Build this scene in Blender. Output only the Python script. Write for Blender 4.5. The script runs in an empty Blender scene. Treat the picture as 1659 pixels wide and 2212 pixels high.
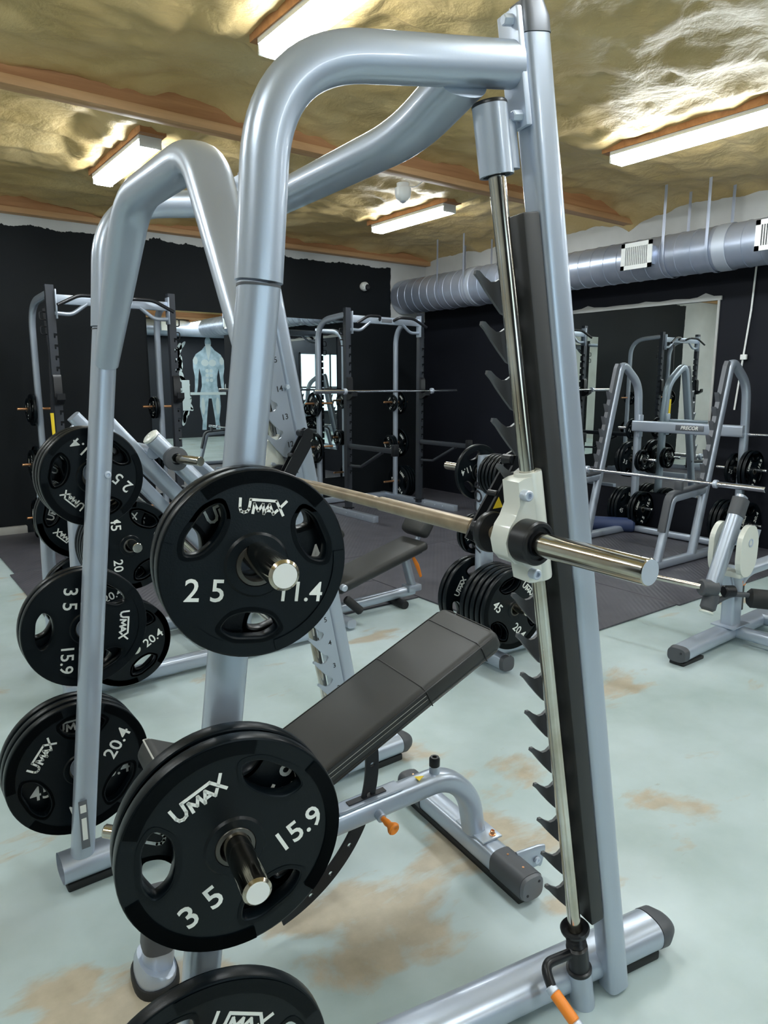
import bpy, bmesh, math, random
from mathutils import Vector, Matrix, noise
PI = math.pi
random.seed(7)
V = Vector
scene = bpy.context.scene
COL = scene.collection

# ---------------------------------------------------------------- camera, exposure, light
FPX, THETA, AX, CAMH = 1524.0, math.atan(276/1524), math.radians(53.2), 1.6
_h = V((math.cos(AX), math.sin(AX), 0))
fw = (_h*math.cos(THETA) - V((0, 0, 1))*math.sin(THETA)).normalized()
rt = V((math.sin(AX), -math.cos(AX), 0))
upv = rt.cross(fw)
cam_data = bpy.data.cameras.new('camera')
cam_data.sensor_fit = 'VERTICAL'
cam_data.sensor_height = 24.0
cam_data.lens = FPX*24.0/2212.0
cam_data.clip_start = 0.02
cam = bpy.data.objects.new('camera', cam_data)
COL.objects.link(cam)
mw = Matrix((rt, upv, -fw)).transposed().to_4x4()
mw.translation = V((0, 0, CAMH))
cam.matrix_world = mw
scene.camera = cam
scene.view_settings.view_transform = 'Standard'
scene.view_settings.look = 'None'
scene.view_settings.gamma = 1.0
scene.view_settings.exposure = 0.03
LAMP = 54.0                     # radiance of the tube light diffusers
LAMP_COL = (0.90, 0.97, 1.0)
world = bpy.data.worlds.new('world'); scene.world = world
world.use_nodes = True
world.node_tree.nodes['Background'].inputs[0].default_value = (0.55, 0.66, 0.80, 1)
world.node_tree.nodes['Background'].inputs[1].default_value = 1.0

# ---------------------------------------------------------------- materials
def mat(name, col, rough=0.5, metal=0.0, coat=0.0, bump=None, var=None, emit=None, spec=None):
    m = bpy.data.materials.new(name); m.use_nodes = True
    nt = m.node_tree; b = nt.nodes['Principled BSDF']
    b.inputs['Base Color'].default_value = (*col, 1)
    b.inputs['Roughness'].default_value = rough
    b.inputs['Metallic'].default_value = metal
    b.inputs['Coat Weight'].default_value = coat
    if spec is not None: b.inputs['Specular IOR Level'].default_value = spec
    if emit:
        b.inputs['Emission Color'].default_value = (*emit[0], 1); b.inputs['Emission Strength'].default_value = emit[1]
    if bump or var:
        tc = nt.nodes.new('ShaderNodeTexCoord'); nz = nt.nodes.new('ShaderNodeTexNoise')
        sc, st = bump or (40, 0.0)
        nz.inputs['Scale'].default_value = sc; nz.inputs['Detail'].default_value = 4
        nt.links.new(tc.outputs['Object'], nz.inputs['Vector'])
        if bump:
            bp = nt.nodes.new('ShaderNodeBump'); bp.inputs['Strength'].default_value = st; bp.inputs['Distance'].default_value = 0.002
            nt.links.new(nz.outputs['Fac'], bp.inputs['Height']); nt.links.new(bp.outputs[0], b.inputs['Normal'])
        if var:
            n2 = nt.nodes.new('ShaderNodeTexNoise'); n2.inputs['Scale'].default_value = var[0]; n2.inputs['Detail'].default_value = 5
            nt.links.new(tc.outputs['Object'], n2.inputs['Vector'])
            r = nt.nodes.new('ShaderNodeValToRGB')
            r.color_ramp.elements[0].position = 0.35; r.color_ramp.elements[1].position = 0.65
            r.color_ramp.elements[0].color = (*var[1], 1); r.color_ramp.elements[1].color = (*col, 1)
            nt.links.new(n2.outputs['Fac'], r.inputs[0]); nt.links.new(r.outputs[0], b.inputs['Base Color'])
    return m

M = {}
M['paint'] = mat('silver_paint', (0.45, 0.51, 0.60), 0.33, 0.52, 0.25, bump=(250, 0.05))
M['cream'] = mat('cream_cast_metal', (0.72, 0.74, 0.68), 0.35, 0.1, 0.3)
M['chrome'] = mat('ceiling_tinted_chrome', (0.72, 0.70, 0.64), 0.14, 1.0, var=(6, (0.45, 0.40, 0.32)))  # brownish variation puts the ceiling's warm reflection into the base colour
M['bright_chrome'] = mat('bright_chrome', (0.80, 0.83, 0.88), 0.18, 1.0)
M['steel'] = mat('steel_end_cap', (0.62, 0.68, 0.78), 0.45, 0.6)
M['shaded_plate'] = mat('shaded_hook_plate', (0.11, 0.115, 0.125), 0.45, 0.3)  # silver plate seen on its shadowed side, shade put into the colour
M['black_metal'] = mat('black_metal', (0.012, 0.013, 0.016), 0.35, 0.2)
M['rack_black'] = mat('dark_rack_paint', (0.035, 0.04, 0.05), 0.4, 0.2)
M['plastic'] = mat('dark_grey_plastic', (0.07, 0.075, 0.085), 0.5)
M['rubber'] = mat('black_rubber', (0.0018, 0.0042, 0.0062), 0.34, 0, 0.0, bump=(300, 0.1), spec=0.24)
M['foot'] = mat('black_foot_rubber', (0.010, 0.011, 0.012), 0.6)
M['vinyl'] = mat('black_vinyl', (0.026, 0.027, 0.026), 0.50, 0, 0.0, bump=(600, 0.12))
M['vinyl_piping'] = mat('vinyl_seam', (0.012, 0.012, 0.012), 0.4)
M['stitch'] = mat('pale_stitching', (0.45, 0.45, 0.42), 0.6)
M['white'] = mat('white_lettering', (0.86, 0.88, 0.84), 0.5)
M['ink'] = mat('black_lettering', (0.02, 0.02, 0.025), 0.5)
M['badge'] = mat('grey_badge', (0.16, 0.17, 0.19), 0.4, 0.4)
M['orange'] = mat('orange_grip', (0.90, 0.26, 0.02), 0.4)
M['yellow'] = mat('yellow_label', (0.90, 0.66, 0.03), 0.5)
M['tan_grip'] = mat('worn_tan_bar_finish', (0.36, 0.29, 0.20), 0.38, 0.45, var=(20, (0.28, 0.22, 0.15)))
M['galv'] = mat('galvanized_steel', (0.55, 0.60, 0.72), 0.34, 0.65, var=(3, (0.42, 0.48, 0.60)))
M['vent'] = mat('white_vent', (0.85, 0.87, 0.85), 0.5)
M['plastic_white'] = mat('white_plastic', (0.82, 0.84, 0.82), 0.4)
M['copper'] = mat('coppery_steel', (0.70, 0.36, 0.18), 0.3, 0.9)
M['lamp'] = mat('lit_diffuser', (0.9, 0.9, 0.9), 0.6, emit=(LAMP_COL, LAMP))
M['mirror'] = mat('mirror_glass', (0.80, 0.85, 0.84), 0.0, 1.0)
M['window'] = mat('bright_window_glass', (0.8, 0.9, 0.95), 0.2, emit=((0.62, 0.86, 1.0), 2.2))

def node_mat(name):
    m = bpy.data.materials.new(name); m.use_nodes = True
    nt = m.node_tree
    return m, nt, nt.nodes['Principled BSDF'], nt.nodes, nt.links

def ramp(nt, src, stops):
    r = nt.nodes.new('ShaderNodeValToRGB'); cr = r.color_ramp
    while len(cr.elements) < len(stops): cr.elements.new(0.5)
    for e, (p, c) in zip(cr.elements, stops): e.position = p; e.color = (*c, 1)
    nt.links.new(src, r.inputs[0]); return r
def noise_node(nt, scale, detail=6, rough=0.5, scl=None, dist=0.0, off=None):
    tc = nt.nodes.new('ShaderNodeTexCoord'); n = nt.nodes.new('ShaderNodeTexNoise')
    mp = nt.nodes.new('ShaderNodeMapping')
    if scl: mp.inputs['Scale'].default_value = scl
    if off: mp.inputs['Location'].default_value = off
    nt.links.new(tc.outputs['Object'], mp.inputs['Vector']); nt.links.new(mp.outputs[0], n.inputs['Vector'])
    n.inputs['Scale'].default_value = scale; n.inputs['Detail'].default_value = detail
    n.inputs['Roughness'].default_value = rough; n.inputs['Distortion'].default_value = dist
    return n
def mixc(nt, fac, a, b):
    x = nt.nodes.new('ShaderNodeMix'); x.data_type = 'RGBA'
    nt.links.new(fac, x.inputs[0])
    for s, i in ((a, 6), (b, 7)):
        if isinstance(s, tuple): x.inputs[i].default_value = (*s, 1)
        else: nt.links.new(s, x.inputs[i])
    return x.outputs[2]
def math_node(nt, op, a, b=None):
    x = nt.nodes.new('ShaderNodeMath'); x.operation = op
    for s, i in ((a, 0), (b, 1)):
        if s is None: continue
        if isinstance(s, (int, float)): x.inputs[i].default_value = s
        else: nt.links.new(s, x.inputs[i])
    return x.outputs[0]

# painted concrete with worn tan patches (x, y, reach, strength of each worn area)
SPOTS = [(0.27, 1.80, .20, .28), (0.42, 1.60, .38, .24), (0.95, 1.45, .34, .24), (1.22, 1.38, .28, .22), (0.85, 1.25, .25, .16), (1.1, 1.15, .22, .18), (1.60, 1.22, .12, .16), (2.15, 1.85, .35, .14), (1.85, 1.85, .25, .12), (2.30, 1.35, .32, .18), (1.85, 0.85, .22, .17), (1.75, 0.62, .22, .17), (1.6, 1.65, .3, .12), (1.85, 1.1, .2, .12)]
m, nt, b, N_, L_ = node_mat('worn_painted_concrete'); M['floor'] = m
n1 = noise_node(nt, 1.3, 7, 0.55); base = ramp(nt, n1.outputs['Fac'], [(0.3, (0.33, 0.42, 0.41)), (0.5, (0.43, 0.525, 0.53)), (0.7, (0.52, 0.615, 0.64))])
n2 = noise_node(nt, 1.15, 8, 0.60, scl=(1.0, 1.9, 1), dist=0.35, off=(3.1, 1.7, 0)); 
tcf = N_.new('ShaderNodeTexCoord'); tot = None
for (sx_, sy_, sr, sa) in SPOTS:
    vd = N_.new('ShaderNodeVectorMath'); vd.operation = 'DISTANCE'; vd.inputs[1].default_value = (sx_, sy_, 0); L_.new(tcf.outputs['Object'], vd.inputs[0])
    mr = N_.new('ShaderNodeMapRange'); mr.inputs['From Min'].default_value = 0; mr.inputs['From Max'].default_value = sr; mr.inputs['To Min'].default_value = sa; mr.inputs['To Max'].default_value = 0; L_.new(vd.outputs['Value'], mr.inputs['Value'])
    tot = mr.outputs[0] if tot is None else math_node(nt, 'MAXIMUM', tot, mr.outputs[0])
k = ramp(nt, math_node(nt, 'ADD', n2.outputs['Fac'], tot), [(0.60, (0, 0, 0)), (0.66, (1, 1, 1))])
n3 = noise_node(nt, 14, 6, 0.6); tan = ramp(nt, n3.outputs['Fac'], [(0.3, (0.36, 0.25, 0.13)), (0.7, (0.50, 0.38, 0.23))])
c1 = mixc(nt, math_node(nt, 'MULTIPLY', k.outputs[0], 0.68), base.outputs[0], tan.outputs[0])
n4 = noise_node(nt, 5, 9, 0.75, scl=(1, 3, 1), dist=1.5, off=(9, 4, 0)); k4 = ramp(nt, n4.outputs['Fac'], [(0.66, (0, 0, 0)), (0.70, (1, 1, 1))])
c2 = mixc(nt, math_node(nt, 'MULTIPLY', k4.outputs[0], 0.5), c1, (0.30, 0.27, 0.20))
L_.new(c2, b.inputs['Base Color'])
rr = ramp(nt, n3.outputs['Fac'], [(0.3, (0.28,)*3), (0.7, (0.42,)*3)]); L_.new(rr.outputs[0], b.inputs['Roughness'])
bp = N_.new('ShaderNodeBump'); bp.inputs['Strength'].default_value = 0.15; bp.inputs['Distance'].default_value = 0.003
L_.new(n4.outputs['Fac'], bp.inputs['Height']); L_.new(bp.outputs[0], b.inputs['Normal'])

# ribbed rubber flooring
m, nt, b, N_, L_ = node_mat('ribbed_rubber_mat'); M['mat'] = m
tc = N_.new('ShaderNodeTexCoord'); mp = N_.new('ShaderNodeMapping'); mp.inputs['Rotation'].default_value = (0, 0, 0.72)
L_.new(tc.outputs['Object'], mp.inputs[0]); w = N_.new('ShaderNodeTexWave'); w.inputs['Scale'].default_value = 9; L_.new(mp.outputs[0], w.inputs[0])
n = noise_node(nt, 5, 5); c = ramp(nt, n.outputs['Fac'], [(0.3, (0.055, 0.055, 0.068)), (0.7, (0.085, 0.083, 0.098))]); L_.new(c.outputs[0], b.inputs['Base Color'])
b.inputs['Roughness'].default_value = 0.5
bp = N_.new('ShaderNodeBump'); bp.inputs['Strength'].default_value = 0.35; bp.inputs['Distance'].default_value = 0.004
L_.new(w.outputs['Fac'], bp.inputs['Height']); L_.new(bp.outputs[0], b.inputs['Normal'])

# black wall with ragged unpainted white areas: along the ceiling and beside the duct
def wall_mat(name, kind, black):
    m, nt, b, N_, L_ = node_mat(name)
    tc = N_.new('ShaderNodeTexCoord'); sx = N_.new('ShaderNodeSeparateXYZ'); L_.new(tc.outputs['Object'], sx.inputs[0])
    n = noise_node(nt, 2.2, 8, 0.7); nn = math_node(nt, 'MULTIPLY', math_node(nt, 'SUBTRACT', n.outputs['Fac'], 0.5), 0.22)
    z = math_node(nt, 'ADD', sx.outputs[2], nn)
    if kind == 'back':
        top = math_node(nt, 'GREATER_THAN', z, 3.22)
        xx = math_node(nt, 'ADD', sx.outputs[0], math_node(nt, 'MULTIPLY', nn, 0.35))
        cor = math_node(nt, 'MULTIPLY', math_node(nt, 'GREATER_THAN', xx, 6.40), math_node(nt, 'GREATER_THAN', z, 2.52))
        pale = math_node(nt, 'LESS_THAN', xx, -0.05)
        f = math_node(nt, 'MAXIMUM', math_node(nt, 'MAXIMUM', top, cor), pale)
    else:
        f = math_node(nt, 'GREATER_THAN', z, 3.02)
    n5 = noise_node(nt, 1.1, 5); wc = ramp(nt, n5.outputs['Fac'], [(0.3, (0.50, 0.51, 0.50)), (0.7, (0.70, 0.71, 0.70))])
    bc = ramp(nt, n5.outputs['Fac'], [(0.3, black), (0.7, tuple(q*1.5 for q in black))])
    L_.new(mixc(nt, f, bc.outputs[0], wc.outputs[0]), b.inputs['Base Color']); b.inputs['Roughness'].default_value = 0.6; b.inputs['Specular IOR Level'].default_value = 0.2
    return m
M['wall_back'] = wall_mat('black_block_wall', 'back', (0.006, 0.008, 0.010))
M['wall_right'] = wall_mat('black_side_wall', 'right', (0.006, 0.007, 0.011))
M['wall_pale'] = mat('pale_plaster', (0.50, 0.51, 0.49), 0.8, var=(2, (0.42, 0.42, 0.40)))
M['wall_dark'] = mat('dark_painted_wall', (0.02, 0.024, 0.035), 0.6)

# spray foam
m, nt, b, N_, L_ = node_mat('yellow_spray_foam'); M['foam'] = m
n = noise_node(nt, 1.6, 7, 0.55); c = ramp(nt, n.outputs['Fac'], [(0.3, (0.60, 0.42, 0.17)), (0.55, (0.71, 0.52, 0.24)), (0.75, (0.76, 0.60, 0.32))])
L_.new(c.outputs[0], b.inputs['Base Color']); b.inputs['Roughness'].default_value = 0.48
n2 = noise_node(nt, 3.0, 8, 0.55, scl=(1, 1, 1), dist=0.4); n3 = noise_node(nt, 16, 6, 0.6)
n2m = math_node(nt, 'ABSOLUTE', math_node(nt, 'SUBTRACT', n2.outputs['Fac'], 0.5))
bp = N_.new('ShaderNodeBump'); bp.inputs['Strength'].default_value = 0.55; bp.inputs['Distance'].default_value = 0.06
L_.new(math_node(nt, 'ADD', n2m, math_node(nt, 'MULTIPLY', n3.outputs['Fac'], 0.16)), bp.inputs['Height']); L_.new(bp.outputs[0], b.inputs['Normal'])

# timber
def wood(name, a, c2):
    m, nt, b, N_, L_ = node_mat(name)
    n = noise_node(nt, 2.5, 7, 0.6, scl=(0.35, 6, 6), dist=0.6); c = ramp(nt, n.outputs['Fac'], [(0.3, a), (0.7, c2)])
    L_.new(c.outputs[0], b.inputs['Base Color']); b.inputs['Roughness'].default_value = 0.6
    return m
M['wood'] = wood('joist_timber', (0.36, 0.155, 0.060), (0.56, 0.29, 0.13))
M['wood_light'] = wood('joist_batten', (0.50, 0.27, 0.12), (0.70, 0.42, 0.21))

# ---------------------------------------------------------------- mesh helpers
def build(name, bm, m, parent=None, sharp=40, smooth=True):
    bmesh.ops.recalc_face_normals(bm, faces=bm.faces)
    me = bpy.data.meshes.new(name); bm.to_mesh(me); bm.free()
    me.materials.append(M[m] if isinstance(m, str) else m)
    if smooth:
        me.shade_smooth(); me.set_sharp_from_angle(angle=math.radians(sharp))
    o = bpy.data.objects.new(name, me); COL.objects.link(o)
    if parent: o.parent = parent
    return o
def tag(o, label=None, cat=None, group=None, kind=None):
    if label: o['label'] = label
    if cat: o['category'] = cat
    if group: o['group'] = group
    if kind: o['kind'] = kind
    return o
def thing(name, label, cat, loc=(0, 0, 0), rz=0.0, group=None):
    o = bpy.data.objects.new(name, None); o.empty_display_size = 0.1; COL.objects.link(o)
    o.location = loc; o.rotation_euler = (0, 0, rz)
    return tag(o, label, cat, group)
def copy_tree(o, parent=None):
    c = o.copy(); COL.objects.link(c)
    if parent: c.parent = parent
    for ch in list(o.children): copy_tree(ch, c)
    return c
def B(): return bmesh.new()
def fillet(pts, r, k=7):
    pts = [V(p) for p in pts]; out = [pts[0]]
    for i in range(1, len(pts)-1):
        a, p, c = pts[i-1], pts[i], pts[i+1]
        d1, d2 = (a-p), (c-p); rr = min(r, d1.length*0.48, d2.length*0.48)
        s, e = p+d1.normalized()*rr, p+d2.normalized()*rr
        for j in range(k+1):
            t = j/k; out.append(s*(1-t)**2 + p*2*t*(1-t) + e*t*t)
    out.append(pts[-1]); return out
def sweep(bm, pts, w, h=None, n=None, seg=18, pw=2.0, cap=True, ws=None):
    pts = [V(p) for p in pts]; h = h or w; rings = []
    prev = V(n) if n is not None else None
    for i, p in enumerate(pts):
        a = pts[max(i-1, 0)]; c = pts[min(i+1, len(pts)-1)]; t = (c-a).normalized()
        if prev is None: prev = V((0, 0, 1)) if abs(t.z) < 0.9 else V((1, 0, 0))
        bb = prev - t*prev.dot(t)
        if bb.length < 1e-4: bb = t.orthogonal()
        bb.normalize()
        if n is None: prev = bb
        cc = t.cross(bb); s = ws[i] if ws else 1.0; ring = []
        for j in range(seg):
            an = 2*PI*(j+0.5)/seg; ca, sa = math.cos(an), math.sin(an)
            x = math.copysign(abs(ca)**(2/pw), ca)*w/2*s; y = math.copysign(abs(sa)**(2/pw), sa)*h/2*s
            ring.append(bm.verts.new(p + bb*x + cc*y))
        rings.append(ring)
    for r0, r1 in zip(rings, rings[1:]):
        for j in range(seg): bm.faces.new((r0[j], r0[(j+1) % seg], r1[(j+1) % seg], r1[j]))
    if cap: bm.faces.new(rings[0][::-1]); bm.faces.new(rings[-1])
    return bm
def tube(bm, pts, r, seg=14, cap=True, n=None): return sweep(bm, pts, 2*r, 2*r, n, seg, 2.0, cap)
def basis(axis, hint=None):
    z = V(axis).normalized(); h = V(hint) if hint else (V((0, 0, 1)) if abs(z.z) < 0.95 else V((1, 0, 0)))
    y = (h - z*h.dot(z)).normalized(); x = y.cross(z); return x, y, z
def lathe(bm, prof, o, axis, seg=28, a0=0, a1=2*PI):
    x, y, z = basis(axis); o = V(o); full = abs(a1-a0-2*PI) < 1e-6; rings = []
    cnt = seg if full else seg+1
    for r, h in prof:
        rings.append([bm.verts.new(o + z*h + (x*math.cos(a0+(a1-a0)*j/seg) + y*math.sin(a0+(a1-a0)*j/seg))*max(r, 1e-5)) for j in range(cnt)])
    for r0, r1 in zip(rings, rings[1:]):
        for j in range(seg): bm.faces.new((r0[j], r0[(j+1) % cnt], r1[(j+1) % cnt], r1[j]))
    return bm
def cyl(bm, p0, p1, r, seg=24, bev=0.002):
    p0, p1 = V(p0), V(p1); L = (p1-p0).length; bev = min(bev, r*0.4, L*0.4)
    return lathe(bm, [(0, 0), (r-bev, 0), (r, bev), (r, L-bev), (r-bev, L), (0, L)], p0, p1-p0, seg)
def box(bm, c, size, ax=None, bev=0.0, seg=2):
    t = bmesh.new(); bmesh.ops.create_cube(t, size=1.0)
    for v in t.verts: v.co = V((v.co.x*size[0], v.co.y*size[1], v.co.z*size[2]))
    if bev > 0: bmesh.ops.bevel(t, geom=list(t.edges), offset=bev, segments=seg, affect='EDGES', profile=0.5)
    ax = ax or (V((1, 0, 0)), V((0, 1, 0)), V((0, 0, 1))); c = V(c)
    mp = {}
    for v in t.verts: mp[v] = bm.verts.new(c + ax[0]*v.co.x + ax[1]*v.co.y + ax[2]*v.co.z)
    for f in t.faces: bm.faces.new([mp[v] for v in f.verts])
    t.free(); return bm
def prism(bm, poly, fn, t0, t1):
    a = [bm.verts.new(fn(x, y, t0)) for x, y in poly]; b = [bm.verts.new(fn(x, y, t1)) for x, y in poly]
    bm.faces.new(a); bm.faces.new(b[::-1]); n = len(poly)
    for i in range(n): bm.faces.new((a[i], b[i], b[(i+1) % n], a[(i+1) % n]))
    return bm
def quad(bm, pts): bm.faces.new([bm.verts.new(V(p)) for p in pts]); return bm
_tcache = {}
def text_geo(s, size, ext=0.0006, shear=0.0, bold=0.0):
    key = (s, size, ext, shear, bold)
    if key in _tcache: return _tcache[key]
    cu = bpy.data.curves.new('t', 'FONT'); cu.body = s; cu.size = size; cu.extrude = ext; cu.shear = shear; cu.offset = bold
    cu.align_x = 'CENTER'; cu.align_y = 'CENTER'; cu.resolution_u = 3
    o = bpy.data.objects.new('t', cu); COL.objects.link(o); bpy.context.view_layer.update()
    me = bpy.data.meshes.new_from_object(o.evaluated_get(bpy.context.evaluated_depsgraph_get()))
    r = ([v.co.copy() for v in me.vertices], [tuple(p.vertices) for p in me.polygons])
    bpy.data.objects.remove(o); bpy.data.curves.remove(cu); bpy.data.meshes.remove(me); _tcache[key] = r
    return r
def add_text(bm, s, size, o, xd, yd, ext=0.0006, shear=0.0, bold=0.0):
    vs, fs = text_geo(s, size, ext, shear, bold); xd, yd = V(xd).normalized(), V(yd).normalized(); zd = xd.cross(yd); o = V(o)
    nv = [bm.verts.new(o + xd*v.x + yd*v.y + zd*v.z) for v in vs]
    for f in fs:
        try: bm.faces.new([nv[i] for i in f])
        except ValueError: pass
    return bm
def strokes(bm, polys, wd, fn, t0, t1):
    for pl in polys:
        for (x0, y0), (x1, y1) in zip(pl, pl[1:]):
            d = V((x1-x0, y1-y0)); 
            if d.length < 1e-6: continue
            d.normalize(); q = V((-d.y, d.x))*wd/2; e = d*wd*0.35
            P = [(x0-e.x+q.x, y0-e.y+q.y), (x1+e.x+q.x, y1+e.y+q.y), (x1+e.x-q.x, y1+e.y-q.y), (x0-e.x-q.x, y0-e.y-q.y)]
            prism(bm, P, fn, t0, t1)
    return bm
def curve_geo(outlines, ext, bev, res=1):
    cu = bpy.data.curves.new('c', 'CURVE'); cu.dimensions = '2D'; cu.fill_mode = 'BOTH'; cu.extrude = max(ext-bev, 0); cu.bevel_depth = bev; cu.bevel_resolution = res
    for pts in outlines:
        sp = cu.splines.new('POLY'); sp.points.add(len(pts)-1); sp.use_cyclic_u = True
        for i, (x, y) in enumerate(pts): sp.points[i].co = (x, y, 0, 1)
    o = bpy.data.objects.new('c', cu); COL.objects.link(o); bpy.context.view_layer.update()
    me = bpy.data.meshes.new_from_object(o.evaluated_get(bpy.context.evaluated_depsgraph_get()))
    r = ([v.co.copy() for v in me.vertices], [tuple(p.vertices) for p in me.polygons])
    bpy.data.objects.remove(o); bpy.data.curves.remove(cu); bpy.data.meshes.remove(me)
    return r
def add_geo(bm, geo, fn):
    nv = [bm.verts.new(fn(v)) for v in geo[0]]
    for f in geo[1]:
        try: bm.faces.new([nv[i] for i in f])
        except ValueError: pass

# ---------------------------------------------------------------- room shell
XL, XR, XE, YB, YR, YF, ZC = -3.6, 7.05, 11.0, 8.4, 1.2, -4.0, 3.48
def struct(name, bm, m, **k): return tag(build(name, bm, m, **k), kind='structure')
struct('floor', box(B(), ((XL+XE)/2, (YF+YB)/2, -0.05), (XE-XL, YB-YF, 0.1)), 'floor', smooth=False)
struct('wall_back', box(B(), ((XL+XR)/2, YB+0.06, 1.85), (XR-XL+0.2, 0.12, 3.7)), 'wall_back', smooth=False)
struct('wall_right', box(B(), (XR+0.06, (YB+YR)/2, 1.85), (0.12, YB-YR, 3.7)), 'wall_right', smooth=False)
struct('wall_right_return', box(B(), ((XR+XE)/2+0.06, YR+0.06, 1.85), (XE-XR, 0.12, 3.7)), 'wall_dark', smooth=False)
struct('wall_far_right', box(B(), (XE+0.06, (YF+YR)/2, 1.85), (0.12, YR-YF+0.3, 3.7)), 'wall_pale', smooth=False)
struct('wall_left', box(B(), (XL-0.06, (YF+YB)/2, 1.85), (0.12, YB-YF+0.2, 3.7)), 'wall_pale', smooth=False)
struct('wall_front', box(B(), ((XL+XE)/2, YF-0.06, 1.85), (XE-XL+0.2, 0.12, 3.7)), 'wall_dark', smooth=False)
def foam():
    bm = B(); st = 0.045
    x0, x1, y0, y1 = -0.9, 7.4, 1.2, 8.5
    nx, ny = int((x1-x0)/st), int((y1-y0)/st); g = []
    js = [YB, 4.93, 1.46, -2.0]
    for j in range(ny+1):
        row = []
        for i in range(nx+1):
            x, y = x0+i*st, y0+j*st
            z = ZC
            z += 0.07*noise.noise(V((x*0.7, y*0.9, 1.3)))
            rdg = 1-abs(noise.noise(V((x*1.1+y*0.4, y*1.9-x*0.3, 5.1))))*2.2
            z -= 0.035*max(0, rdg)**2
            z += 0.022*noise.noise(V((x*4.5, y*6.5, 2.2))) + 0.012*noise.noise(V((x*11, y*15, 7.7)))
            dj = min(abs(y-q) for q in js)
            if dj < 0.34:
                drip = 0.5+0.5*noise.noise(V((x*2.3, 0.3*y, 9.0))) + 0.30*noise.noise(V((x*7, 0, 3.0)))
                z -= (1-dj/0.34)**2*0.13*max(0.0, drip-0.15)
            for lx in (1.97, 5.0):
                for ly in (6.12, 3.03):
                    qx, qy = abs(x-lx), abs(y-ly)
                    if qx < 0.42 and qy < 0.95:
                        wgt = min(1.0, (0.42-qx)/0.16, (0.95-qy)/0.16)
                        tgt = (3.412 if x < lx else 3.385) + 0.035*noise.noise(V((x*9, y*5, 4))) + 0.012*noise.noise(V((x*22, y*14, 8)))
                        z = z*(1-wgt)+tgt*wgt
            dw = XR-x
            if dw < 0.4: z -= (1-max(dw, 0)/0.4)**2*0.10
            row.append(bm.verts.new((x, y, z)))
        g.append(row)
    for j in range(ny):
        for i in range(nx): bm.faces.new((g[j][i], g[j][i+1], g[j+1][i+1], g[j+1][i]))
    # plain far part of the ceiling
    for a in ((XL-0.1, YF-0.1, XE+0.1, y0), (XL-0.1, y0, x0, YB+0.1), (x1, y0, XE+0.1, YR+0.2)):
        quad(bm, [(a[0], a[1], ZC), (a[2], a[1], ZC), (a[2], a[3], ZC), (a[0], a[3], ZC)])
    return bm
o = struct('ceiling', foam(), 'foam', sharp=180)
for i, y in enumerate((YB-0.05, 4.93, 1.46, -2.0)):
    xe = XR if y > YR else XE
    bm = box(B(), ((XL+xe)/2, y, 3.44), (xe-XL, 0.075, 0.25))
    j = struct('trim_%d' % (i+1), bm, 'wood', smooth=False)
    c = build('joist_batten', box(B(), ((XL+xe)/2, y-0.012, 3.335), (xe-XL, 0.115, 0.055), bev=0.004), 'wood_light', j)
struct('baseboard_back', box(B(), ((XL+1.4)/2, YB-0.035, 0.045), (1.4-XL, 0.07, 0.09), bev=0.01), 'wall_pale')

# mirrors (each its own slab of glass against the wall)
def mirror(name, label, c, size):
    t = thing(name, label, 'mirror', (c[0], c[1], 0))
    build('glass', box(B(), (0, 0, c[2]), size), 'mirror', t, smooth=False)
    return t
mirror('wall_mirror', 'large mirror on the back wall behind the pull-up racks, showing a painted figure', (4.22, YB-0.008, 1.38), (2.76, 0.012, 2.16))
t = mirror('wall_mirror', 'mirror on the right wall behind the squat rack with ragged pale top edge', (XR-0.008, 4.90, 1.42), (0.012, 2.1, 2.00))
bm = B(); n = 26; P = []
for i in range(n+1):
    y = -1.09+2.2*i/n; P.append((y, 2.47+0.018*noise.noise(V((y*6, 3, 1)))+(0.03 if i in (2, 19) else 0)))
prism(bm, [(-1.09, 2.425), (1.11, 2.425)] + P[::-1], lambda a, z, q: V((q, a, z)), -0.012, 0.006)
box(bm, (0, -1.062, 1.42), (0.014, 0.022, 2.02)); build('unpainted_edge', bm, 'wall_pale', t, smooth=False)

# painted wall at the far end behind the camera: generic lifter mural, duct and window (seen in the mirrors)
mur = thing('wall_mural', 'painted grey-blue bearded lifter holding a barbell, on a dark wall, seen in the back mirror', 'mural', (8.87, YF+0.004, 0.22))
def blob(bm, x, z, rx, rz, rot=0, seg=18, t=0.0):
    c, s = math.cos(rot), math.sin(rot)
    prism(bm, [(x+rx*math.cos(2*PI*i/seg)*c-rz*math.sin(2*PI*i/seg)*s, z+rx*math.cos(2*PI*i/seg)*s+rz*math.sin(2*PI*i/seg)*c) for i in range(seg)], lambda a, z_, q: V((-a, q, z_)), t, t+0.002)
M['mural'] = mat('pale_blue_mural_paint', (0.62, 0.80, 0.92), 0.6, var=(5, (0.34, 0.50, 0.62)))
M['mural_white'] = mat('white_mural_paint', (0.72, 0.82, 0.86), 0.6)
M['mural_dark'] = mat('dark_mural_paint', (0.05, 0.08, 0.12), 0.6)
M['red_paint'] = mat('red_mural_paint', (0.6, 0.04, 0.06), 0.6)
bm = B()
FG = lambda a, z_, q: V((-a, q, z_))
blob(bm, 0, 2.62, 0.10, 0.17)
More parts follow.
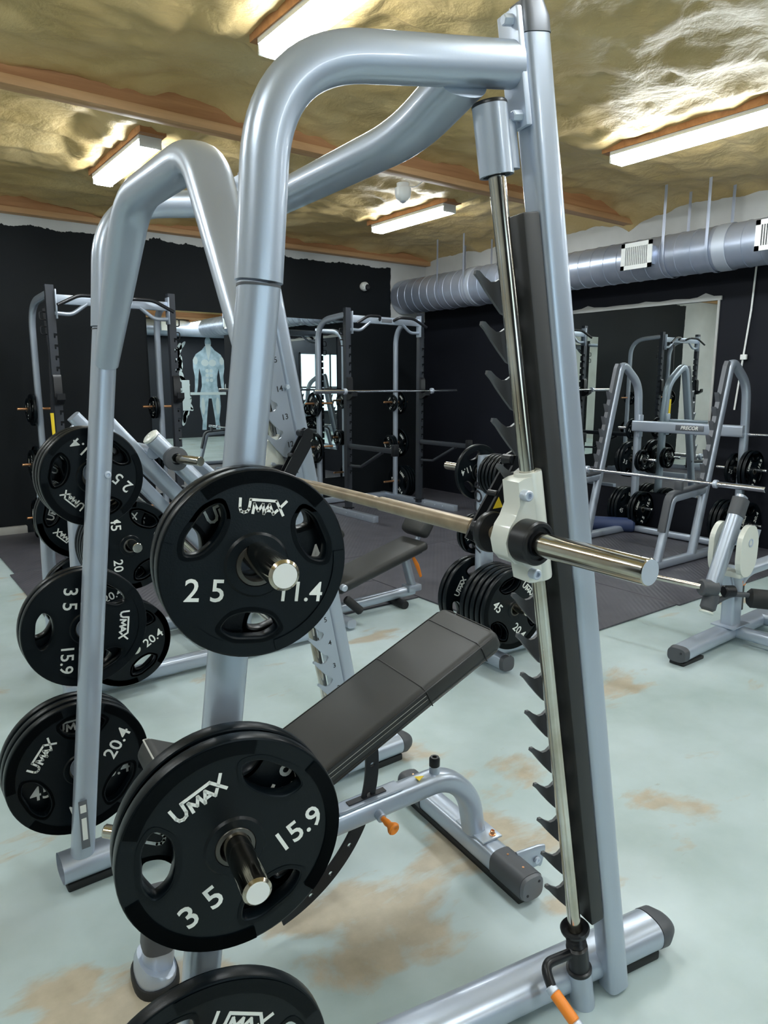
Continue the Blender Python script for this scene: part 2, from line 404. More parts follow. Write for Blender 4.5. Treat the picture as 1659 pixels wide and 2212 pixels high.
prism(bm, [(-0.10, 2.52), (-0.20, 2.40), (-0.40, 2.27), (-0.50, 2.10), (-0.50, 1.85), (-0.46, 1.62), (-0.47, 1.30), (-0.50, 1.08), (-0.42, 1.08), (-0.37, 1.35), (-0.34, 1.65), (-0.31, 1.86), (-0.25, 1.60), (-0.25, 1.32), (-0.32, 1.10), (-0.34, 0.70), (-0.27, 0.28), (-0.30, 0.0), (-0.16, 0.0), (-0.13, 0.35), (-0.05, 0.95),
           (0.05, 0.95), (0.13, 0.35), (0.16, 0.0), (0.30, 0.0), (0.27, 0.28), (0.34, 0.70), (0.32, 1.10), (0.25, 1.32), (0.25, 1.60), (0.31, 1.86), (0.34, 1.65), (0.37, 1.35), (0.42, 1.08), (0.50, 1.08), (0.47, 1.30), (0.46, 1.62), (0.50, 1.85), (0.50, 2.10), (0.40, 2.27), (0.20, 2.40), (0.10, 2.52)], FG, 0, 0.002)
build('figure', bm, 'mural', mur, smooth=False)
bm = B()
for s in (-1, 1): blob(bm, s*0.12, 2.02, 0.12, 0.10, t=0.003); blob(bm, s*0.42, 2.08, 0.07, 0.12, t=0.003); blob(bm, s*0.24, 0.72, 0.06, 0.26, t=0.003)
for z in (1.78, 1.64, 1.50):
    for s in (-1, 1): blob(bm, s*0.065, z, 0.055, 0.055, t=0.003)
box(bm, (0, 0.005, 1.10), (1.25, 0.004, 0.08))
for s in (-1, 1): box(bm, (s*0.76, 0.005, 1.05), (0.24, 0.004, 0.90), bev=0)
for a in range(60):
    s = -1 if a % 2 else 1; z = 0.3+a*0.038; x = s*(0.80+0.35*noise.noise(V((z*2, s*3, 0)))+0.12*(z > 1.6)*(2.6-z))
    blob(bm, x, z, 0.06+0.04*noise.noise(V((a*1.7, 2, 2))), 0.16, noise.noise(V((z*5, s, 2)))*1.6)
build('highlights', bm, 'mural_white', mur, smooth=False)
bm = B(); prism(bm, [(-0.09, 2.58), (-0.06, 2.30), (0, 2.08), (0.06, 2.30), (0.09, 2.58)], lambda a, z_, q: V((-a, q, z_)), 0.003, 0.0045)
build('beard', bm, 'mural_white', mur, smooth=False)
bm = B()
for x, z in ((-1.9, 1.9),):
    strokes(bm, [[(x, z), (x+0.06, z-0.35), (x+0.13, z), (x+0.2, z-0.35), (x+0.28, z)]], 0.03, lambda a, z_, q: V((-a, q, z_)), 0.0, 0.003)
build('red_letter', bm, 'red_paint', mur, smooth=False)
w = tag(build('window_1', box(B(), (1.15, YF+0.012, 1.65), (1.7, 0.02, 1.9)), 'window', smooth=False), kind='structure')
bm = B()
for x in (0.28, 0.85, 1.42, 2.02): box(bm, (x, YF+0.03, 1.65), (0.05, 0.05, 1.98))
for z in (0.69, 1.5, 2.61): box(bm, (1.15, YF+0.03, z), (1.79, 0.05, 0.05))
build('window_frame', bm, 'rack_black', w, smooth=False)

# rubber mats
MATS = [((0.97, 6.55, 3.30, 8.34), 'black rubber mat in the far left corner under the left pull-up rack'),
        ((0.93, 4.55, 3.30, 6.54), 'black rubber mat left of the rack mats, behind the leg press'),
        ((3.31, 5.30, 7.04, 8.34), 'ribbed black rubber mat under the middle pull-up rack'),
        ((2.20, 3.98, 3.30, 4.54), 'narrow black rubber mat behind the small bench'),
        ((3.31, 2.70, 4.70, 5.29), 'ribbed black rubber mat whose front edge meets the bare floor behind the silver pillar'),
        ((4.71, 2.68, 7.04, 5.29), 'black rubber mat under the squat rack')]
for (a, b_, c, d_), lab in MATS:
    o = build('rubber_mat', box(B(), ((c-a)/2, (d_-b_)/2, 0.006), (c-a, d_-b_, 0.012), bev=0.002, seg=1), 'mat', smooth=False)
    o.location = (a, b_, 0); tag(o, lab, 'mat')

# ceiling tube lights
def light(x, y, label, z=3.34):
    t = thing('tube_light', label, 'ceiling light', (x, y, z), 0, 'strip lights on the foam ceiling' if label is None else None)
    P = [(-0.085, 0), (-0.06, -0.055), (0.06, -0.055), (0.085, 0)]
    build('diffuser', prism(B(), P, lambda a, b_, q: V((a, q, b_)), -0.60, 0.60), 'lamp', t, smooth=False)
    bm = box(B(), (0, 0, 0.014), (0.17, 1.22, 0.028)); box(bm, (0, 0.608, -0.02), (0.16, 0.015, 0.06)); box(bm, (0, -0.608, -0.02), (0.16, 0.015, 0.06))
    build('housing', bm, 'vent', t, smooth=False)
    build('mounting_board', box(B(), (0, 0, 0.078), (0.19, 1.36, 0.10)), 'wood', t, smooth=False)
    return t
light(1.98, 3.02, 'big bright tube light above the front curved silver arch')
light(1.95, 6.05, 'tube light partly hidden by the left arch of the machine')
light(5.00, 6.20, 'small distant tube light with a dark bracket, below the ceiling sensor')
light(5.00, 3.04, 'long tube light at the upper right edge')
for x, y, lab in ((-1.1, 6.1, 'strip light over the far left corner, left of the view'), (-1.1, 3.0, 'strip light left of the machine, outside the view'), (-1.1, -0.1, 'strip light to the left of the camera'),
                  (1.98, -0.1, 'strip light above the camera'), (5.0, -0.1, 'strip light to the right of the camera'), (1.98, -3.1, 'strip light behind the camera near the far window'),
                  (5.0, -3.1, 'strip light behind the camera between window and mural'), (8.2, -0.6, 'strip light in the side bay behind the right wall'), (8.2, -3.1, 'strip light just above the painted lifter mural')):
    t = light(x, y, lab); t['group'] = 'strip lights out of view'

# ---------------------------------------------------------------- duct, sensor, small wall things
t = thing('spiral_duct', 'galvanized spiral duct running along the right wall under the ceiling', 'duct', (6.62, 0, 2.84))
RA, RB = 0.235, 0.20
prof = [(0, 1.95)]
bm = B()
def ringed(bm, y0, y1, r, step=0.16):
    pr = [(r, 0)]; y = 0.0; L = abs(y1-y0)
    while y+step < L:
        y += step; pr += [(r, y-0.006), (r+0.005, y-0.003), (r+0.005, y+0.003), (r, y+0.006)]
    pr.append((r, L)); return lathe(bm, pr, (0, y0, 0), (0, -1, 0), 48)
ringed(bm, 8.38, 5.75, RA); lathe(bm, [(RA, 0), (RB, 0.16)], (0, 5.75, 0), (0, -1, 0), 48); ringed(bm, 5.59, 1.25, RB)
build('duct_pipe', bm, 'galv', t, sharp=15)
for y in (6.9, 3.62): bm = lathe(B(), [((RA if y > 5.7 else RB)+0.004, 0), ((RA if y > 5.7 else RB)+0.009, 0.004), ((RA if y > 5.7 else RB)+0.009, 0.12), ((RA if y > 5.7 else RB)+0.004, 0.124)], (0, y, 0), (0, -1, 0), 48); build('joint_band', bm, 'steel', t)
for y in (7.35, 6.85, 4.10, 3.66, 2.6):
    r = RA if y > 5.7 else RB; bm = B()
    pts = [V((-r-0.012, y, 0.62)), V((-r-0.012, y, 0.0))] + [V((-(r+0.012)*math.cos(a), y, -(r+0.012)*math.sin(a))) for a in [PI*i/16 for i in range(1, 16)]] + [V((r+0.012, y, 0)), V((r+0.012, y, 0.62))]
    sweep(bm, pts, 0.03, 0.003, n=(0, 1, 0), seg=8, pw=6); build('hanger_strap', bm, 'galv', t)
for y in (4.32, 3.0):
    vn = thing('air_vent', 'white louvred air vent on the side of the duct' if y > 4 else 'white vent edge at the right border on the duct', 'vent', (6.62-RB-0.07, y, 2.84))
    bm = box(B(), (0.07, 0, 0), (0.20, 0.26, 0.17)); build('vent_collar', bm, 'galv', vn, smooth=False)
    bm = B()
    for (c, s) in (((-.035, 0, 0.105), (0.012, 0.34, 0.04)), ((-.035, 0, -0.105), (0.012, 0.34, 0.04)), ((-.035, 0.15, 0), (0.012, 0.04, 0.25)), ((-.035, -0.15, 0), (0.012, 0.04, 0.25))): box(bm, c, s)
    build('frame', bm, 'vent', vn, smooth=False)
    bm = B()
    for i in range(13): box(bm, (-.036, -0.125+0.25*i/12, 0), (0.014, 0.008, 0.17))
    build('louvre', bm, 'vent', vn, smooth=False)
    build('opening', box(B(), (-.031, 0, 0), (0.002, 0.26, 0.17)), 'ink', vn, smooth=False)
# duct on the far wall, seen only in the mirror
t = thing('wall_duct', 'duct along the far wall, seen in the back mirror above the painted figure', 'duct', (0, YF+0.42, 3.19))
bm = lathe(B(), [(0.0, 0), (0.23, 0), (0.23, 6.6), (0, 6.6)], (4.2, 0, 0), (1, 0, 0), 40); build('duct_pipe', bm, 'galv', t)
bm = B()
for x in (5.2, 7.4, 9.4): box(bm, (x, 0.28, 0.02), (0.36, 0.05, 0.24))
build('grille', bm, 'vent', t, smooth=False)

t = thing('ceiling_sensor', 'small white motion sensor with a cable under the wooden joist', 'sensor', (4.02, 5.10, 3.24))
lathe(B(), [(0, 0), (0, 0)], (0, 0, 0), (0, 0, 1)).free()
build('body', lathe(B(), [(0, -0.085), (0.03, -0.08), (0.062, -0.055), (0.07, -0.02), (0.07, 0.025), (0.055, 0.03), (0.055, 0.065), (0, 0.065)], (0, 0, 0), (0, 0, 1)), 'plastic_white', t)
build('lens', lathe(B(), [(0, -0.1), (0.022, -0.09), (0.028, -0.078)], (0, 0, 0), (0, 0, 1)), 'steel', t)
build('cable', tube(B(), fillet([(0.03, 0, 0.05), (0.11, -0.03, 0.04), (0.20, -0.08, 0.12), (0.22, -0.14, 0.24)], 0.08), 0.004, 8), 'plastic_white', t)
t = thing('security_camera', 'small white round camera on the dark back wall', 'camera', (5.91, YB-0.05, 2.94))
build('housing', lathe(B(), [(0, 0.05), (0.05, 0.05), (0.062, 0.02), (0.06, -0.02), (0.04, -0.05), (0, -0.06)], (0, 0, 0), (0, 1, 0)), 'plastic_white', t)
build('lens', lathe(B(), [(0, -0.075), (0.03, -0.07), (0.042, -0.045)], (0.012, 0, -0.012), (0, 1, 0)), 'ink', t)
t = thing('wall_conduit', 'thin white conduit hanging down the dark right wall beside the mirror', 'conduit', (XR-0.03, 3.5, 0))
build('pipe', tube(B(), [(0, -0.02, 2.95), (0, 0.0, 2.3), (0, 0.06, 1.6), (0, 0.08, 1.35)], 0.009, 10), 'vent', t)
build('bracket', box(B(), (-.005, 0.03, 1.86), (0.03, 0.06, 0.05), bev=0.005), 'vent', t)
t = thing('blue_roll', 'dark blue rolled exercise mat on the floor under the squat rack', 'mat roll', (6.5, 4.9, 0.09))
build('roll', cyl(B(), (-0.35, 0.25, 0), (0.2, -0.5, 0), 0.078, bev=0.02), mat('navy_foam', (0.03, 0.05, 0.13), 0.6), t)

# ---------------------------------------------------------------- weight plates
def arc(r, a0, a1, k): return [(r*math.cos(math.radians(a0+(a1-a0)*i/k)), r*math.sin(math.radians(a0+(a1-a0)*i/k))) for i in range(k+1)]
def round_poly(pts, r, k=4):
    out = []; n = len(pts)
    for i in range(n):
        a, p, c = V(pts[i-1]), V(pts[i]), V(pts[(i+1) % n]); d1, d2 = a-p, c-p
        rr = min(r, d1.length*0.45, d2.length*0.45); s, e = p+d1.normalized()*rr, p+d2.normalized()*rr
        for j in range(k+1): q = j/k; v = s*(1-q)**2+p*2*q*(1-q)+e*q*q; out.append((v.x, v.y))
    return out
def grip(R, c, g=0.0):
    o = [(0.79*R+g, c-27-g*60/R), (0.84*R+g, c-13), (0.84*R+g, c+13), (0.79*R+g, c+27+g*60/R), (0.60*R-g*0.6, c+24+g*60/R), (0.51*R-g, c+8), (0.51*R-g, c-8), (0.60*R-g*0.6, c-24-g*60/R)]
    return round_poly([(r*math.cos(math.radians(a)), r*math.sin(math.radians(a))) for r, a in o], 0.10*R)
LOGO = [[(0.0, 1.0), (0.03, 0.35), (0.12, 0.12), (0.33, 0.04), (0.55, 0.12), (0.66, 0.35), (0.70, 0.98), (2.50, 0.98), (3.05, 0.0)],
        [(0.94, 0.04), (0.99, 0.70), (1.30, 0.22), (1.58, 0.70), (1.70, 0.04)], [(1.70, 0.04), (2.04, 0.70), (2.36, 0.04)], [(1.88, 0.26), (2.22, 0.26)], [(2.36, 0.04), (2.62, 0.32)], [(2.80, 0.52), (3.20, 1.0)]]
def logo(bm, size, o, xd, yd, ext):
    k = size/3.2; xd, yd = V(xd).normalized(), V(yd).normalized(); zd = xd.cross(yd); o = V(o)
    strokes(bm, [[((x-1.6)*k, (y-0.5)*k*0.95) for x, y in pl] for pl in LOGO], 0.18*k, lambda a, b_, q: o+xd*a+yd*b_+zd*q, 0, ext)
PLATES = {}
M['hub'] = mat('dark_steel_hub', (0.10, 0.095, 0.085), 0.32, 0.7)
def plate_proto(kind):
    R, T, lb, kg = {45: (0.222, 0.042, '45', '20.4'), 35: (0.190, 0.040, '35', '15.9'), 25: (0.153, 0.038, '25', '11.4'), 10: (0.113, 0.028, '10', '4.5')}[kind]
    tw = T*0.72; bm = B()
    circ = arc(R, 0, 360, 72)[:-1]; hub = arc(0.038, 0, 360, 36)[:-1]
    outl = [circ, hub] + [grip(R, a) for a in (150, 30, 270)]
    add_geo(bm, curve_geo(outl, tw/2, 0.004), lambda v: v)
    for s in (1, -1):
        for c in (90, 210, 330):                                     # raised outer lip segments
            P = arc(0.995*R, c-41, c+41, 22)+arc(0.885*R, c+41, c-41, 22)
            add_geo(bm, curve_geo([P], (T-tw)/4, 0.0015), lambda v: V((v.x, v.y, s*(tw/2+(T-tw)/4))))
        for c in (150, 30, 270):                                     # raised rim round each grip opening
            add_geo(bm, curve_geo([grip(R, c, 0.035*R), grip(R, c, 0.004*R)], 0.0014, 0.0010), lambda v: V((v.x, v.y, s*(tw/2+0.0010))))
    hr = 0.040
    lathe(bm, [(hr+0.014, s_*tw/2*1.0) for s_ in (1,)] + [(hr+0.010, tw/2+0.004), (hr-0.004, tw/2+0.004), (hr-0.006, -tw/2-0.004), (hr+0.010, -tw/2-0.004), (hr+0.014, -tw/2)], (0, 0, 0), (0, 0, 1), 36)
    parts = [('rubber_disc', bm, 'rubber', 35)]
    bm = lathe(B(), [(hr-0.004, T/2-0.004), (hr-0.006, T/2-0.001), (0.0275, T/2), (0.0262, T/2-0.003), (0.0262, -T/2+0.003), (0.0275, -T/2), (hr-0.006, -T/2+0.001), (hr-0.004, -T/2+0.004)], (0, 0, 0), (0, 0, 1), 36)
    parts.append(('steel_hub', bm, 'hub', 35))
    bm = B()
    for s in (1, -1):
        X, Y, z = V((s, 0, 0)), V((0, 1, 0)), s*(tw/2+0.0003); e = 0.0012; q = 0.62*R
        logo(bm, 0.50*R, (0, q, z), X, Y, e)
        for a, txt, sz in ((210, lb, 0.20*R+0.012), (330, kg, 0.19*R+0.010)):
            an = math.radians(a); p = X*(q*0.97*math.cos(an)) + Y*(q*0.97*math.sin(an))
            add_text(bm, ' '.join(txt) if a == 210 and R < 0.2 else txt, sz*1.22, p+V((0, 0, z)), X, Y, e*0.5, 0, 0.0006*R/0.2)
    parts.append(('lettering', bm, 'white', 30))
    return parts, T
def plate(kind, c, axis, rho, label, group=None, spin=None):
    """c: middle of the plate, axis: the way the face seen from the camera looks, rho: turn in degrees"""
    if kind not in PLATES:
        root = bpy.data.objects.new('weight_plate', None); COL.objects.link(root); parts, T = plate_proto(kind)
        for nm, bm, mt, sh in parts: build(nm, bm, mt, root, sharp=sh)
        PLATES[kind] = (root, T); o = root
    else: o = copy_tree(PLATES[kind][0])
    x, y, z = basis(axis); r = math.radians(rho)
    x2, y2 = x*math.cos(r)+y*math.sin(r), y*math.cos(r)-x*math.sin(r)
    m = Matrix((x2, y2, z)).transposed().to_4x4(); m.translation = V(c); o.matrix_world = m
    for k in ('label', 'category', 'group'):
        if k in o: del o[k]
    tag(o, label, 'weight plate', group); return o
THK = {45: 0.042, 35: 0.040, 25: 0.038, 10: 0.028}
def stack(kinds, p0, axis, rho, labels, group=None, view=None):
    """plates from p0 outward along axis; view = +1 when the face we read looks along axis, -1 against it"""
    p = V(p0); ax = V(axis).normalized(); s = view or 1
    for i, (k, lab) in enumerate(zip(kinds, labels)):
        p = p + ax*(THK[k]/2+0.0008); plate(k, p, ax*s, rho[i] if isinstance(rho, (list, tuple)) else rho+i*37*(i > 0), lab, group); p = p + ax*(THK[k]/2+0.0008)
    return p

# ---------------------------------------------------------------- the guided barbell machine (two splayed side frames)
UP = V((0, 0, 1))
class Fr:
    def __init__(s, o, d, n): s.o, s.d, s.n = V(o), V(d).normalized(), V(n).normalized()
    def __call__(s, u, n, z): return s.o + s.d*u + s.n*n + UP*z
FN = Fr((1.456, 0.950, 0), (0.984, -0.179, 0), (-0.179, -0.984, 0))
FF = Fr((1.541, 2.269, 0), (1.0, 0.002, 0), (-0.002, 1.0, 0))
sm = thing('smith_machine', 'large silver guided barbell machine with curved arches filling the foreground', 'smith machine', (1.3, 1.6, 0))
sm_off = -V((1.3, 1.6, 0))
def pb(name, bm, m, parent=sm, **k):
    for v in bm.verts: v.co += sm_off
    return build(name, bm, m, parent, **k)
M['dark_flange'] = mat('dark_flange_paint', (0.028, 0.029, 0.03), 0.5, 0.1)
for F, near in ((FN, True), (FF, False)):
    ln, off = (0.172, 0.0) if near else (0.198, 0.018)
    L = (F.d*-ln + UP).normalized(); W = (F.d + UP*ln).normalized()       # along the pillar, and forward across it
    P = lambda s, w, n: F.o + L*s + W*(w+off) + F.n*n
    # pillar with cap
    bm = sweep(B(), [P(0.01, 0.026, 0.0), P(2.272, 0.026, 0.0)], 0.062, 0.066, n=F.n, seg=32, pw=3.8); pb('pillar', bm, 'paint', sharp=60)
    bm = sweep(B(), [P(2.273, 0.026, 0.0), P(2.30, 0.026, 0), P(2.328, 0.026, 0)], 0.064, 0.068, n=F.n, seg=32, pw=3.8, ws=[1.02, 1.02, 0.82]); pb('pillar_cap', bm, 'badge')
    # base tube, end cap, feet
    bz = 0.068; nb = -0.055 if near else -0.022
    bm = sweep(B(), fillet([F(-1.16, nb, bz), F(0.10, nb, bz), F(0.205, nb, bz)], 0.05), 0.115, 0.085, n=F.n, seg=28, pw=2.5, cap=False)
    lathe(bm, [(0.001, 0), (0.001, 0.001)], F(0.1, nb, bz), UP, 4)
    sweep(bm, [F(-1.158, nb, bz), F(-1.06, nb, bz)], 0.107, 0.077, n=F.n, seg=28, pw=2.5, cap=False); pb('base_tube', bm, 'paint', sharp=50)
    bm = sweep(B(), [F(0.205, nb, bz), F(0.235, nb, bz-0.002), F(0.262, nb, bz-0.008)], 0.117, 0.087, n=F.n, seg=28, pw=2.5, ws=[1, 1, 0.72]); pb('end_cap', bm, 'plastic')
    for u in (0.13, -1.07): pb('rubber_foot', box(B(), F(u, nb, 0.0145), (0.16, 0.085, 0.029), (F.d, F.n, UP), 0.006), 'foot')
    # rear post flowing into the arch
    post = [F(-1.095, -0.03, 0.075), F(-0.915, -0.005, 1.60), F(-0.895, 0.0, 1.76), F(-0.895, 0.0, 1.78)]
    arch = [F(-1.095, -0.035, 0.085), F(-0.900, -0.003, 1.765), F(-0.865, 0.0, 2.04), F(-0.745, 0, 2.150), F(-0.385, 0, 2.192)]
    bm = sweep(B(), [arch[0], arch[1]], 0.060, 0.071, n=F.n, seg=30, pw=2.8); pb('rear_post', bm, 'paint', sharp=60)
    bm = sweep(B(), fillet([arch[1]+UP*0.004, F(-0.872, 0, 2.125), F(-0.389, 0, 2.192)], 0.36, 14), 0.066, 0.080, n=F.n, seg=30, pw=2.5); pb('arch', bm, 'paint', sharp=60)
    # arch bracket on the pillar with bolts
    bm = box(B(), P(2.215, -0.016, 0), (0.014, 0.060, 0.20), (W, F.n, L), 0.003)
    bk = pb('arch_bracket', bm, 'steel')
    for s in (2.295, 2.135): pb('bracket_bolt', cyl(B(), P(s, -0.022, 0.015), P(s, -0.044, 0.015), 0.010, 6), 'steel', bk)
    pb('backing_plate', box(B(), P(1.113, -0.028, -0.004), (0.040, 0.060, 1.70), (W, F.n, L), 0.004), 'dark_flange' if near else 'paint')
    # notched hook plate on the inner side
    poly = [(0.02, 0.30)]; T0, dz = 0.367, 0.0995
    left = []
    for k in range(16):
        s = T0 + k*dz; w = -0.118
        w = -0.127
        left += [(w+0.052, s-0.078), (w+0.036, s-0.054), (w+0.020, s-0.028), (w+0.008, s-0.006), (w-0.001, s+0.006), (w+0.002, s+0.013), (w+0.010, s+0.011), (w+0.020, s-0.001), (w+0.034, s-0.013),
                 (w+0.046, s-0.014), (w+0.058, s-0.009), (w+0.068, s+0.003), (w+0.066, s+0.012), (w+0.058, s+0.018)]
    poly = [(-0.014, 0.262), (-0.052, 0.262)] + left + [(-0.055, 1.965), (-0.014, 1.965)]
    bm = prism(B(), poly, lambda a, s, n: P(s, a, n), -0.040, -0.048); pb('hook_plate', bm, 'shaded_plate' if near else 'paint', smooth=False)  # near plate is coloured dark for the shade on its outer face
    bm = B()
    for k in range(16):
        s = T0 - 0.03 + k*dz
        add_text(bm, str(k+1), 0.028, P(s-0.012, -0.040, -0.0483), W*(1 if not near else -1), L, 0.0003, 0, 0.0003)
    pb('hook_numbers', bm, 'ink', smooth=False)
    for s in (0.40, 0.85, 1.25, 1.40, 1.62, 1.85): pb('plate_bolt', cyl(B(), P(s, -0.012, -0.020), P(s, -0.012, -0.062), 0.009, 6), 'steel')
    # guide rod, top housing, lower socket, buffer
    R0 = lambda s, n=0.0: P(s, -0.082, n)
    pb('guide_rod', cyl(B(), R0(0.20), R0(2.12), 0.0165, 28), 'chrome')
    pb('rod_housing', lathe(B(), [(0.026, 0), (0.0330, 0.0), (0.0330, 0.122), (0.026, 0.122)], R0(2.035), L, 36), 'paint')
    hb = pb('housing_bracket', sweep(B(), [R0(2.045)+W*0.03, R0(2.13)+W*0.03], 0.03, 0.05, n=F.n, seg=16), 'paint')
    pb('housing_cap', lathe(B(), [(0, 0.128), (0.031, 0.128), (0.0335, 0.125), (0.0335, 0.121), (0.02, 0.119)], R0(2.035), L, 36), 'black_metal')
    pb('rod_socket', lathe(B(), [(0, 0.0), (0.031, 0.0), (0.0315, 0.115), (0.027, 0.118)], R0(0.012), L, 36), 'paint')
    bm = lathe(B(), [(0.0325, 0), (0.0325, 0.008), (0.0275, 0.010), (0.0275, 0.075), (0.020, 0.08), (0.026, 0.087), (0.020, 0.095), (0.026, 0.102), (0.020, 0.110), (0.024, 0.116), (0.036, 0.126), (0.037, 0.133), (0.034, 0.137), (0.024, 0.134), (0.017, 0.128)], R0(0.125), L, 32)
    pb('rod_buffer', bm, 'black_metal', sharp=30)
    # safety stop: bent black arm with an orange grip
    q0 = R0(0.185); q1 = q0 - F.d*0.108 + UP*0.004; q2 = q1 + F.n*0.03 - UP*0.035 - F.d*0.004; q3 = q2 + F.n*0.088 - UP*0.048 + F.d*0.018
    st = pb('safety_stop', tube(B(), fillet([q0, q1, q2+(q3-q2)*0.1], 0.03), 0.0125, 16), 'black_metal')
    st2 = pb('orange_grip', cyl(B(), q2+(q3-q2)*0.17, q2+(q3-q2)*0.86, 0.0145, 20), 'orange', st)
    bm = cyl(B(), q2, q2+(q3-q2)*0.17, 0.0145, 20); cyl(bm, q2+(q3-q2)*0.86, q3+(q3-q2)*0.04, 0.0145, 20); pb('grip_end', bm, 'steel', st)
    # storage horns
    for z, name in ((1.327, 0), (0.830, 1), (0.365, 2)):
        u = -1.100 + 0.113*z
        h = pb('plate_horn', cyl(B(), F(u, 0.028, z), F(u, 0.247, z), 0.0235, 28, 0.004), 'chrome')
        pb('horn_end', lathe(B(), [(0, 0), (0.0185, 0), (0.0185, 0.0012), (0, 0.0012)], F(u, 0.2466, z), F.n, 28), 'plastic_white', h)
        bm = lathe(B(), [(0.036, 0), (0.036, 0.006), (0.0235, 0.008)], F(u, 0.030, z), F.n, 28); pb('horn_flange', bm, 'paint', h)
        bm = lathe(B(), [(0.0105, 0), (0.0115, 0.002), (0.010, 0.008), (0.006, 0.009), (0.005, 0.005), (0, 0.005)], F(u+0.018, -0.036, z), -F.n, 18); pb('horn_bolt', bm, 'steel', h)
    if not near:
        u = -1.100 + 0.113*0.22
        lb = pb('sticker', box(B(), F(u-0.012, -0.0675, 0.22), (0.026, 0.001, 0.165), (F.d, F.n, UP)), 'badge', smooth=False)
        bm = box(B(), F(u-0.012, -0.0684, 0.205), (0.015, 0.001, 0.075), (F.d, F.n, UP)); box(bm, F(u-0.012, -0.0684, 0.275), (0.018, 0.001, 0.026), (F.d, F.n, UP)); pb('sticker_print', bm, 'white', lb, smooth=False)
# seams on the rear posts
for F in (FN, FF):
    pb('seam', sweep(B(), [F(-0.901, -0.003, 1.760), F(-0.9008, -0.003, 1.764)], 0.0615, 0.0725, n=F.n, seg=30, pw=2.8), 'plastic')
# rear cross arch between the posts and upper wishbone
A = [FN(-0.908, -0.018, 1.66), FN(-0.907, -0.343, 2.066), FF(-0.907, -0.343, 2.066), FF(-0.908, -0.018, 1.66)]
bm = sweep(B(), fillet([A[0], A[1], A[2], A[3]], 0.10, 8), 0.095, 0.072, n=(1, 0, 0.05), seg=28, pw=2.5, ws=[0.74]+[1.0]*(2*9)+[0.74]); pb('rear_cross_arch', bm, 'paint', sharp=60)
A = [FN(-0.50, -0.01, 2.155), FN(-0.50, -0.22, 2.115), FF(-0.50, -0.22, 2.115), FF(-0.50, -0.01, 2.155)]
bm = sweep(B(), fillet(A, 0.10, 8), 0.105, 0.07, n=(1, 0, 0.0), seg=28, pw=2.8); pb('upper_cross_arch', bm, 'paint', sharp=60)

# barbell with its two carriages
c1, c2 = FN(-0.355, 0, 1.277), FF(-0.355, 0, 1.277); AXB = (c1-c2).normalized(); BL = (c1-c2).length
bar = pb('barbell_shaft', cyl(B(), c2, c1, 0.0160, 24), 'tan_grip')
pb('knurled_grip', cyl(B(), c1-AXB*0.525, c1-AXB*0.135, 0.0195, 24), 'tan_grip', bar)
bm = lathe(B(), [(0.0165, 0)] + [(0.0168+0.0008*(i % 2), 0.004*i) for i in range(1, 95)] + [(0.0165, 0.39)], c1-AXB*0.93, AXB, 24); pb('knurling', bm, 'tan_grip', bar)
for s, c in ((1, c1), (-1, c2)):
    a = AXB*s
    bm = cyl(B(), c+a*0.03, c+a*0.338, 0.0250, 36, 0.002); pb('sleeve', bm, 'chrome', bar)
    pb('sleeve_end', lathe(B(), [(0, 0), (0.0235, 0), (0.0235, 0.001), (0, 0.001)], c+a*0.3375, a, 36), 'steel', bar)
    pb('sleeve_hole', cyl(B(), c+a*0.318+UP*0.018, c+a*0.318+UP*0.0254, 0.0035, 12), 'ink', bar)
